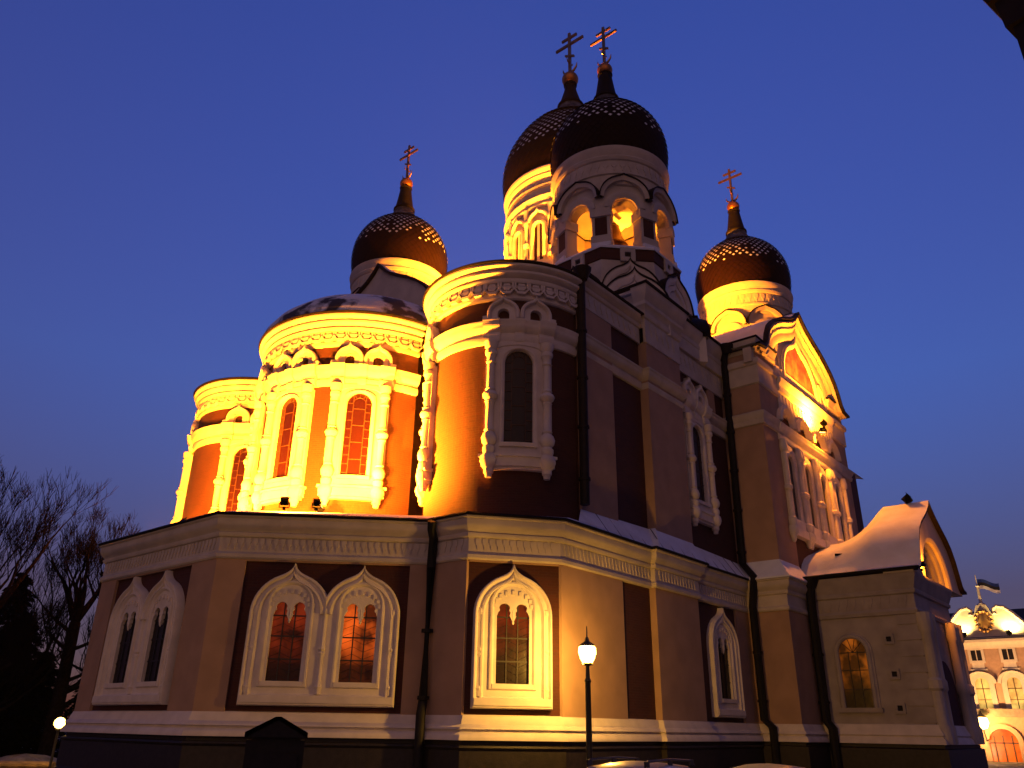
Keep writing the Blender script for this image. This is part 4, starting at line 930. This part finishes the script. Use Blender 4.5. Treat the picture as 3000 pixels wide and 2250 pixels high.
# ------------------------------------------------------------------ cars
paint = {}
def car_paint(name, col):
    return mat(name, col, .28, metal=.3, var=.03, scale=30)
tyre = mat('tyre_rubber', (.015, .015, .015), .85); rimm = mat('alloy_rim', (.4, .4, .42), .35, metal=.9)
carglass = mat('car_glass', (.01, .01, .012), .08); chrome = mat('roof_rail_metal', (.05, .05, .05), .35, metal=.6)
headm = mat('headlight_glass', (.6, .6, .62), .15); tailm = mat('tail_light_glass', (.3, .01, .01), .2)
def car(x, y, rz, label, col, H=1.62, L=4.4, Wd=1.78, rails=True, snow=False):
    e = empty('parked_car', (x, y, 0), label, 'car', 'cars parked along the church', rz)
    hw = Wd/2; top = H
    # body sections along the length: (x, half width, z low, belt z, roof z, roof half width)
    S = [(-L/2, .62*hw, .42, .80, .80, .55*hw), (-L/2+.10, .92*hw, .30, .95, .96, .80*hw), (-L/2+.35, hw, .22, 1.0, 1.30, .80*hw), (-L/2+.75, hw, .22, 1.0, top-.06, .74*hw), (-.5, hw, .22, .98, top, .75*hw), (.35, hw, .22, .96, top-.05, .74*hw), (.95, hw, .22, .95, top-.32, .76*hw), (1.35, hw, .22, .94, .98, .84*hw), (L/2-.30, .96*hw, .26, .82, .86, .80*hw), (L/2-.06, .82*hw, .34, .66, .70, .70*hw), (L/2, .62*hw, .42, .58, .60, .55*hw)]
    q = MB(); rows = []
    for (sx, w_, zl, zb, zr, rw) in S:
        half = [(0, zl), (w_*.85, zl), (w_*.98, zl+.12), (w_, (zl+zb)/2), (w_*.965, zb), (rw*1.03+(w_-rw)*.25, zb+(zr-zb)*.55), (rw, zb+(zr-zb)*.92), (rw*.86, zr+.005), (rw*.4, zr+.035), (0, zr+.045)]
        rows.append([(sx, a, z) for a, z in half]+[(sx, -a, z) for a, z in reversed(half[1:-1])])
    q.grid(rows, 0, cv=True); q.face([q.vert(p) for p in rows[0]]); q.face([q.vert(p) for p in rows[-1]])
    pm = car_paint('car_paint_'+('pale' if col[0] > .3 else 'dark'), col)
    bo = q.build('body', pm, e, smooth=50)
    q = MB()                                             # side and end glazing just proud of the greenhouse
    for s in (-1, 1):
        def gl(x0, x1, zt0, zt1):
            q.quad([(x0, s*(hw*.955), 1.02), (x1, s*(hw*.955), 1.01), (x1-(.35 if x1 > 1 else 0), s*(hw*.80), zt1), (x0+(.2 if x0 < -1.4 else 0), s*(hw*.80), zt0)])
        gl(-1.65, -.62, top-.20, top-.16); gl(-.54, .30, top-.16, top-.18); gl(.36, 1.20, top-.19, top-.34)
    q.build('window', carglass, e, smooth=0)
    q = MB(); q.quad([(1.40, hw*.74, 1.0), (1.40, -hw*.74, 1.0), (.62, -hw*.62, top-.09), (.62, hw*.62, top-.09)]); q.build('windscreen', carglass, e, smooth=0)
    q = MB(); q.quad([(-L/2+.30, -hw*.72, 1.06), (-L/2+.30, hw*.72, 1.06), (-L/2+.70, hw*.62, top-.14), (-L/2+.70, -hw*.62, top-.14)]); q.build('rear_window', carglass, e, smooth=0)
    if rails:
        for s in (-1, 1):
            q = MB(); yy = s*hw*.66; q.tube([(-1.45, yy, top-.02), (-1.35, yy, top+.06), (-.4, yy, top+.085), (.45, yy, top+.05), (.62, yy, top-.04)], .022, 8)
            for xx in (-1.38, -.45, .5): q.box(xx-.07, xx+.07, yy-.02, yy+.02, top-.03, top+.065)
            q.build('roof_rail', chrome, e)
    for xx in (-L/2+.85, L/2-.88):
        for s in (-1, 1):
            q = MB(); cy_ = s*(hw-.10); n = 24
            q.grid([[(xx+r*cos(2*pi*k/n), cy_+s*o_, .33+r*sin(2*pi*k/n)) for k in range(n)] for r, o_ in ((.20, -.1), (.31, -.1), (.33, -.06), (.33, .06), (.31, .105), (.21, .11))], 0, cv=True)
            wl = q.build('wheel', tyre, e)
            q = MB(); q.grid([[(xx+r*cos(2*pi*k/n), cy_+s*o_, .33+r*sin(2*pi*k/n)) for k in range(n)] for r, o_ in ((.215, .10), (.19, .085), (.06, .10), (.001, .10))], 0, cv=True); q.build('rim', rimm, wl)
    for s in (-1, 1):
        q = MB(); q.quad([(L/2-.10, s*hw*.80, .66), (L/2+.005, s*hw*.52, .60), (L/2-.02, s*hw*.52, .74), (L/2-.16, s*hw*.80, .80)]); q.build('headlight', headm, e, smooth=0)
        q = MB(); q.quad([(-L/2-.01, s*hw*.60, .72), (-L/2+.06, s*hw*.90, .72), (-L/2+.12, s*hw*.86, .98), (-L/2+.02, s*hw*.60, .96)]); q.build('tail_light', tailm, e, smooth=0)
        q = MB(); q.tube([(.95, s*hw*.95, 1.0), (.93, s*(hw+.12), 1.05)], .03, 6); q.box(.88, 1.0, s*(hw+.12)-.07, s*(hw+.12)+.07, .98, 1.12); q.build('wing_mirror', pm, e)
    return e
car(14.75, 8.75, R_(4), 'pale estate car with black roof rails parked beside the street lamp', (.55, .52, .48), 1.64)
car(20.5, 8.7, R_(2), 'car with a plain snow dusted roof parked further right', (.42, .42, .45), 1.49, rails=False)

# ------------------------------------------------------------------ small gabled notice hut in the foreground
h_ = empty('notice_hut', (8.02, 11.44, 0), 'small dark gabled hut in shadow before the plinth', 'hut', None, R_(-35))
wood = mat('dark_stained_wood', (.010, .008, .007), .8, var=.3, scale=12)
q = MB(); q.box(-.43, .43, -.33, .33, 0, 1.99); q.build('hut_body', wood, h_)
q = MB(); f = lambda u, z, d: (u, d, z)
q.mplate(f, [(-.46, 2.03), (0, 2.28), (.46, 2.03), (.46, 2.10), (.04, 2.32), (-.04, 2.32), (-.46, 2.10)], [], -.42, .42); q.quad([(-.46, -.40, 2.03), (0, -.40, 2.28), (.46, -.40, 2.03)]); q.quad([(-.42, -.335, 1.95), (.42, -.335, 1.95), (0, -.335, 2.27)]); q.build('hut_roof', wood, h_, smooth=0)
q = MB(); q.box(-.34, .34, -.37, -.352, .9, 1.8); q.build('shutter', wood, h_)

# ------------------------------------------------------------------ trees
bark = mat('winter_bark', (.012, .009, .010), .9, spec=0, var=.3, scale=8)
twigm = mat('bare_twigs', (.007, .0055, .007), .9, spec=0, var=.2)
def bare_tree(x, y, H, label, seed, lean=(0, 0), fork=.45, spread=.9, density=1.0, group='bare winter trees'):
    rnd = random.Random(seed); e = empty('bare_tree', (x, y, 0), label, 'tree', group); tk = MB(); tw = MB()
    def seg(p, d, L, r, depth):
        pts = [p]; n = 4; dd = d.copy(); rr = [r]
        for i in range(n):
            dd = (dd+Vector((rnd.uniform(-1, 1), rnd.uniform(-1, 1), rnd.uniform(-.3, .6)))*.13).normalized()
            pts.append(pts[-1]+dd*L/n); rr.append(r*(1-.45*(i+1)/n))
        mb = tk if depth < 3 else tw
        mb.tube(pts, rr, 8 if depth == 0 else (6 if depth < 3 else 3), 0, depth < 2)
        if depth >= 5+(depth_extra): return
        kids = 3 if depth < 3 else 4
        for k in range(kids):
            t = rnd.uniform(.45, 1.0) if k < kids-1 else 1.0
            i = min(n, max(1, int(round(t*n)))); q_ = pts[i]
            a = Vector((rnd.uniform(-1, 1), rnd.uniform(-1, 1), rnd.uniform(-.2, 1))).normalized()
            nd = (dd*(1.0 if k == kids-1 else .7)+a*spread*(.55 if k == kids-1 else .95)+Vector((0, 0, .28))).normalized()
            seg(q_, nd, L*rnd.uniform(.60, .78), max(.010, rr[i]*(.80 if k == kids-1 else .58)), depth+1)
    d0 = Vector((lean[0], lean[1], 1)).normalized(); r0 = H*.026; depth_extra = 1 if density > 1.2 else 0
    T0 = [Vector((0, 0, -.1)), d0*H*fork*.5+Vector((.05, 0, 0)), d0*H*fork]
    tk.tube(T0, [r0*1.25, r0, r0*.85], 10, 0)
    for k in range(4):
        a = 2*pi*k/4+rnd.uniform(-.4, .4); nd = Vector((cos(a)*.55, sin(a)*.55, 1)).normalized()
        seg(T0[2], nd, H*(1-fork)*.40, r0*.62, 1)
    for k in range(int(5*density)):
        t = rnd.uniform(.35, .92); p = T0[0].lerp(T0[2], t); a = rnd.uniform(0, 2*pi)
        seg(p, Vector((cos(a), sin(a), .45)).normalized(), H*.17, r0*.34, 2)
    tk.build('trunk', bark, e); tw.build('crown', twigm, e, smooth=0, merge=False)
    return e
def evergreen(x, y, H, Rr, label, seed, n=60, leaf=.22, cat='tree', name='evergreen_tree', group='dark evergreens'):
    """conifer of drooping feathery branches: gaps of sky between them"""
    rnd = random.Random(seed); e = empty(name, (x, y, 0), label, cat, group); lf = MB(); tk = MB()
    tk.tube([(0, 0, -.1), (0.05, 0, H*.5), (0, 0.05, H*.97)], [H*.022, H*.014, .02], 8)
    for i in range(n):
        t = (i+.5)/n; z = H*(.06+.92*t); L = Rr*((1-t)**.70)*rnd.uniform(.65, 1.2)+.15; a = i*2.399+rnd.uniform(-.4, .4)
        side = Vector((-sin(a), cos(a), 0)); prev = None
        for k in range(1, 9):
            f_ = k/8; c = Vector((cos(a)*L*f_, sin(a)*L*f_, z+.10*L*f_-.50*L*f_*f_))
            for q_ in range(int(9+10*(1-f_))):
                sp = L*.30*(1-f_*.55)*rnd.uniform(-1, 1); o_ = c+side*sp+Vector((rnd.uniform(-.15, .15), rnd.uniform(-.15, .15), -abs(sp)*.3+rnd.uniform(-.18, .10)))
                d1 = (Vector((cos(a), sin(a), -.3))+side*rnd.uniform(-1, 1)+Vector((0, 0, rnd.uniform(-.7, .3)))).normalized()*leaf*rnd.uniform(.6, 1.4)
                d2 = Vector((rnd.uniform(-1, 1), rnd.uniform(-1, 1), rnd.uniform(-1, 1))).normalized()*leaf*.30
                lf.quad([o_-d1, o_-d2, o_+d1, o_+d2])
    tk.build('trunk', bark, e); lf.build('foliage', mat('dark_foliage_'+str(seed), (.003, .0035, .0035), .9, spec=0, var=.4), e, smooth=0, merge=False)
    return e
def at(px, py, Dist):
    v = Fv+Rv*((px-1106)/1712.6)-Uv*((py-829.5)/1712.6); k = Dist/math.hypot(v.x, v.y); return v.x*k, v.y*k, v.z*k+EYE
x, y, _ = at(100, 1620, 45); bare_tree(x, y, 11.4, 'bare tree with a forked fan crown beside the cathedral corner', 11, (0, 0), .58, .66, 1.6)
x, y, _ = at(255, 1300, 62); bare_tree(x, y, 14.0, 'bare treetop just showing over the lower eave', 5, (0, 0), .55, .6)
x, y, _ = at(352, 1300, 62); bare_tree(x, y, 14.9, 'bare treetop peeking over the eave next to the apse', 8, (0, 0), .55, .6)
x, y, _ = at(55, 1500, 66); bare_tree(x, y, 10.5, 'faint bare tree far behind the globe lamp', 21, (0, 0), .42, .7)
x, y, _ = at(-98, 1500, 41); bare_tree(x, y, 12.3, 'dense bare tree cut by the left edge of the photo', 31, (0, 0), .40, .62, 2.6)
x, y, _ = at(-30, 1560, 49); evergreen(x, y, 9.4, 2.6, 'dark conifer cut by the left edge behind the dense bare tree', 31, 70, .20)
x, y, _ = at(2, 1560, 47); evergreen(x, y, 7.2, 3.5, 'broad black evergreen in the bottom left corner', 3, 80, .20)
x, y, _ = at(66, 1560, 47); evergreen(x, y, 5.4, 2.6, 'lower rounded evergreen left of the bare tree trunk', 4, 70, .18)
x, y, _ = at(176, 1560, 47); evergreen(x, y, 4.9, 1.3, 'narrow dark evergreen against the cathedral corner', 6, 60, .15)
# low wall lit by the lamp, snow heap
q = MB(); a_ = Vector(at(-60, 1600, 40.5)); b_ = Vector(at(128, 1600, 39.5)); q.psweep([(a_.x, a_.y), (b_.x, b_.y)], [(.2, 0), (.2, .55), (.28, .57), (.28, .66), (0, .74), (-.28, .66), (-.28, 0)])
tag(q.build('garden_wall', mat('ochre_garden_wall', (.30, .20, .10), .9, var=.3)), 'low ochre wall at the bottom left corner under the globe lamp', 'wall')
q = MB(); cx, cy, _ = at(64, 1600, 42.5); q.grid([[(2.2*(1-t*t)**.5*cos(a), 1.1*(1-t*t)**.5*sin(a), 0.86*t*(1+.10*sin(3*a+1))) for a in [2*pi*k/20 for k in range(20)]] for t in (0, .25, .5, .75, .93, 1)], 0, cv=True)
so = q.build('snow_bank', mat('trodden_snow', (.22, .22, .25), .9, var=.3, scale=3, bump=.6, bscale=5), None, (cx, cy, 0), smooth=60); so['kind'] = 'structure'

# ------------------------------------------------------------------ palace beyond the porch
pal = empty('palace', (95, 15, 0), 'pink palace with white trim and floodlit pediment at the right edge', 'palace')
POFF = (-95, -15, EYE)
ppink = mat('pink_palace_stucco', (.48, .31, .20), .85, var=.08); pwhite = mat('palace_white_trim', (.66, .58, .46), .8, var=.05)
pd = mat('palace_dark_glass', (.02, .018, .02), .2); plit = pane_mat('palace_lit_glass', (.3, .2, .08), (1.0, .58, .12), 1.1, .9, .3, .7, 1.0)
def pp_(mb, name, m, parent=None, **k): return mb.build(name, m, parent or pal, POFF if parent is None else (0, 0, 0), **k)
PLm = plane((95, 34), (95, 4)); pu = lambda y: 34-y
q = MB(); q.mbox(PLm, 0, 30, -2.2, 8.3, -12, 0); pp_(q, 'wall', ppink)
q = MB(); q.msec(PLm, [-.3, 30.3], [(0, 8.1), (.15, 8.12), (.2, 8.35), (.35, 8.5), (.6, 8.7), (.65, 8.95), (0, 9.05)]); pp_(q, 'cornice', pwhite)
q = MB(); q.grid([[PLm(-.3, 9.0, .55), PLm(30.3, 9.0, .55)], [PLm(-.3, 12.5, -6), PLm(30.3, 12.5, -6)], [PLm(-.3, 9.0, -12.5), PLm(30.3, 9.0, -12.5)]]); pp_(q, 'roof', M['metal'], smooth=0)
for y in (21.0, 18.05, 15.25, 12.4, 9.5):
    u = pu(y)
    q = MB(); q.mplate(PLm, [(u-.72, 6.75), (u+.72, 6.75), (u+.72, 8.1), (u-.72, 8.1)], [[(u-.47, 7.0), (u+.47, 7.0), (u+.47, 8.0), (u-.47, 8.0)]], 0, .1); q.mbox(PLm, u-.75, u+.75, 6.05, 6.2, 0, .15); q.mbox(PLm, u-.55, u+.55, 6.2, 6.75, 0, .06)
    f_ = pp_(q, 'window_frame', pwhite); q = MB(); q.mbox(PLm, u-.47, u+.47, 7.0, 8.0, 0, .03); pp_(q, 'pane', pd, f_)
    q = MB(); q.mbox(PLm, u-.04, u+.04, 7.0, 8.0, .03, .07); pp_(q, 'mullion', pwhite, f_)
    u = pu(y+.02); inn = arch(u, .62, 2.5, 4.75, 12); ou = [(u+(a-u)*1.75, 2.5 if z < 2.6 else (z if z < 4.76 else 4.75+(z-4.75)*1.75)) for a, z in inn]
    q = MB(); q.mband(PLm, inn, ou, [(0, .01), (0, .14), (1, .14), (1, 0)]); kk = [(u+(a-u)*1.25, z+.12 if z > 4.7 else 4.75) for a, z in ou]
    q.mband(PLm, [(a, z) for a, z in kk[1:-1]], [(a, z) for a, z in ou[1:-1]], [(0, 0), (0, .35), (1, .3), (1, .1)])
    f_ = pp_(q, 'arched_window_frame', pwhite); q = MB(); q.mplate(PLm, inn, [], 0, .03); pp_(q, 'pane', plit, f_)
    q = MB(); q.mbox(PLm, u-.04, u+.04, 2.5, 5.3, .03, .07); q.mbox(PLm, u-.62, u+.62, 4.3, 4.38, .03, .07); q.mbox(PLm, u-.62, u+.62, 3.3, 3.35, .03, .07); pp_(q, 'mullion', mat('brown_sash', (.12, .06, .02), .7) if y > 20 else bpy.data.materials['brown_sash'], f_)
q = MB(); q.mbox(PLm, pu(19.3), pu(4), 1.75, 2.4, 0, .7); q.mbox(PLm, pu(19.4), pu(4), 2.35, 2.48, 0, .8)
pp_(q, 'balcony', mat('balcony_stone', (.30, .24, .17), .85))
q = MB(); uc = pu(16.7)                                                # scrolled baroque pediment
hf = [(4.6, 9.05), (4.6, 9.6), (4.0, 9.9), (3.3, 10.5), (2.6, 11.3), (2.0, 11.9), (1.4, 12.05), (.95, 11.8), (.8, 11.4), (.62, 12.0), (.45, 12.35), (0, 12.4)]
q.mplate(PLm, [(uc-a, z) for a, z in hf]+[(uc+a, z) for a, z in reversed(hf[:-1])], [], -.5, .1)
for s in (-1, 1):
    vp = [(4.7, 9.55), (4.1, 9.85), (3.4, 10.45), (2.7, 11.3), (2.0, 12.0), (1.35, 12.15), (.95, 11.85), (1.0, 11.45), (1.3, 11.4)]
    q.tube([PLm(uc+s*a, z, .1) for a, z in vp], [.18, .2, .2, .2, .2, .2, .18, .14, .1], 8)
q.msec(PLm, [uc-3.2+6.4*i/12 for i in range(13)], [(0, 9.05), (.5, 9.05), (.5, 9.15), (0, 9.2)])
pp_(q, 'pediment', pwhite)
q = MB(); goldp = mat('gilt_coat_of_arms', (.5, .3, .09), .45, metal=.5)
q.grid([[PLm(uc+r*.55*cos(a), 10.75+r*.85*sin(a), .1+.25*(1-r*r)) for a in [2*pi*k/20 for k in range(20)]] for r in (.02, .4, .75, 1)], 0, cv=True)
for k in range(14):
    a = 2*pi*k/14; q.mlathe(PLm, uc+.75*cos(a), .2, [(10.75+1.0*sin(a)-.2, .02), (10.75+1.0*sin(a), .2), (10.75+1.0*sin(a)+.2, .02)], 0, 6)
pp_(q, 'coat_of_arms', goldp)
q = MB(); ud = pu(17.2); dr = arch(ud, 1.25, -2.2, -.55, 12); do = [(ud+(a-ud)*1.35, z if z < -.5 else -.55+(z+.55)*1.35) for a, z in dr]
q.mband(PLm, dr, do, [(0, .02), (0, .2), (1, .25), (1, 0)]); f_ = pp_(q, 'door_surround', ppink)
q = MB(); q.mplate(PLm, dr, [], 0, .03); pp_(q, 'door', pane_mat('glowing_doorway', (.10, .02, .006), (1.0, .13, .006), 1.1, .8, .2, .6, 1.0), f_)
q = MB()
for u in (ud-.8, ud-.03, ud+.75): q.mbox(PLm, u-.05, u+.05, -2.2, .1, .03, .1)
q.mbox(PLm, ud-1.25, ud+1.25, -.62, -.5, .03, .1); pp_(q, 'door_frame', mat('dark_door_wood', (.06, .015, .008), .6), f_)
e = empty('wall_lantern', (93.6, 18.5, EYE+.3), 'large glowing lantern on the palace wall beside the porch', 'lantern')
q = MB(); q.tube([(1.4, 0, -.6), (.5, 0, -.7), (0, 0, .3)], .06, 6); q.lathe([(.3, .25), (.5, .4), (.55, 1.3), (.3, 1.5), (.05, 1.9)], 6, 0) if False else None; q.lathe([(.45, 1.4), (.5, 1.45), (.2, 1.7), (.02, 2.0)], 8, 0); q.build('lantern_frame', lampmetal, e)
q = MB(); q.lathe([(.01, .3), (.4, .42), (.62, .9), (.5, 1.38), (.01, 1.4)], 12, 0); q.build('lantern_glass', lampglass, e)
lamp(e, 1300, (1, .45, .12), 'POINT', size=.4, loc=(-1.2, 0, .8))
for i, (y, z, en, lab) in enumerate(((18.6, 9.2, 48, 'floodlight at the left foot of the palace pediment'), (14.6, 9.2, 62, 'floodlight at the right foot of the palace pediment'))):
    f_ = floodlight((94.1, y, z), (95.0, y-.4*(1 if i else -1), z+1.6), lab, en, 150, (1, .68, .22))
    f_['group'] = 'palace floodlights'
for y in (20, 10): 
    f_ = floodlight((88, y, -2.15), (95, y-1, 5), 'palace floodlight on the ground '+('behind the cathedral porch' if y == 20 else 'outside the right edge of the photo'), 340, 110, (1, .50, .19)); f_['group'] = 'palace floodlights'
e = empty('flagpole', (95.3, 16.7, EYE+12.3), 'white flagpole on top of the palace pediment', 'flagpole')
q = MB(); q.lathe([(.35, 0), (.4, .2), (.2, .3), (.16, .5), (.12, 1.9), (.2, 2.0), (.1, 2.1), (.05, 2.15), (.04, 3.15), (.001, 3.2)], 12, 0); q.build('pole', pwhite, e)
q = MB(); fl = [MB(), MB(), MB()]
for k in range(3):
    rows = [[(0, -s_*1.9, zz+ .12*sin(s_*6)-s_*.55) for s_ in [i/10 for i in range(11)]] for zz in (15.0-.33*k-.33, 15.0-.33*k)]
    rows = [[(.12*sin(-p[1]*5), p[1], p[2]) for p in r] for r in rows]; q.grid(rows, k)
tag(q.build('flag', [mat('flag_blue', (.01, .04, .25), .8), mat('flag_black', (.01, .01, .01), .8), mat('flag_white', (.75, .75, .75), .8)], None, (95.3, 16.62, EYE)), 'small blue, black and white flag flying from the palace flagpole', 'flag')
for o_ in ('flag',): pass

# thin post by the porch
q = MB(); xx, yy, zz = at(2062, 1590, 44); q.lathe([(.07, 0), (.05, .1), (.045, 2.3), (.08, 2.32), (.02, 2.4)], 8, 0)
tag(q.build('signpost', mat('grey_post_metal', (.35, .28, .2), .5, metal=.3), None, (xx, yy, 0)), 'thin grey metal post in front of the porch corner', 'post')

# ------------------------------------------------------------------ house at the right, only its eave corner in the picture
hs = empty('corner_house', (12.02, -.06, 0), 'black silhouette of a house cornice in the top right corner', 'house')
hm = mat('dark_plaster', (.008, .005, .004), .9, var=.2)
HP = [(21.9, -.06), (12.0, -.06), (12.0, -9.0)]; HP = [(24, -.06-.0), (12.02, -.06), (12.02, -14)][::1]
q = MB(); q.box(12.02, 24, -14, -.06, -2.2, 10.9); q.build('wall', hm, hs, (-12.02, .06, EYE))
q = MB(); q.psweep([(24, -.06), (12.02, -.06), (12.02, -14)][::-1][::-1], [(0, 0), (0, 0)]) if False else None
for (a, b) in (): pass
path = [(12.02, -14), (12.02, -.06), (24, -.06)]
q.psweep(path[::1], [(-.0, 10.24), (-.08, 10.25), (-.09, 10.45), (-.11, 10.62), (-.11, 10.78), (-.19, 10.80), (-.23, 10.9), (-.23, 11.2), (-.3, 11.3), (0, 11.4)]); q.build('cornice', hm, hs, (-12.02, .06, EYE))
q = MB(); q.grid([[(11.7, -14.3, 11.2), (11.7, .24, 11.2)], [(18, -14.3, 14.5), (18, .24, 14.5)], [(24.3, -14.3, 11.2), (24.3, .24, 11.2)]]); q.build('roof', M['metal'], hs, (-12.02, .06, EYE), smooth=0)
for y in (-3, -6.5, -10):
    for z in (0, 4, 7.5):
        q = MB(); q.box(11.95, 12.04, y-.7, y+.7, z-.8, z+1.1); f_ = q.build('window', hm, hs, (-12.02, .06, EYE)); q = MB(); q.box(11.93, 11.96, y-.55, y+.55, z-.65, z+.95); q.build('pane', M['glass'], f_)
hs.rotation_euler = (0, 0, R_(-14))

# ------------------------------------------------------------------ thin evening haze that catches the floodlights
import os
hz = MB(); hz.box(-60, 150, -80, 120, -1.0, 70.0)
hm_ = bpy.data.materials.new('evening_haze'); hm_.use_nodes = True; hn = hm_.node_tree.nodes; hl = hm_.node_tree.links
hn.clear(); ho = hn.new('ShaderNodeOutputMaterial'); hv = hn.new('ShaderNodeVolumePrincipled'); hl.new(hv.outputs[0], ho.inputs['Volume'])
hv.inputs['Color'].default_value = (.9, .9, .92, 1); hv.inputs['Density'].default_value = 0.00014; hv.inputs['Anisotropy'].default_value = .3
hzo = hz.build('haze', hm_, smooth=0); hzo['kind'] = 'stuff'
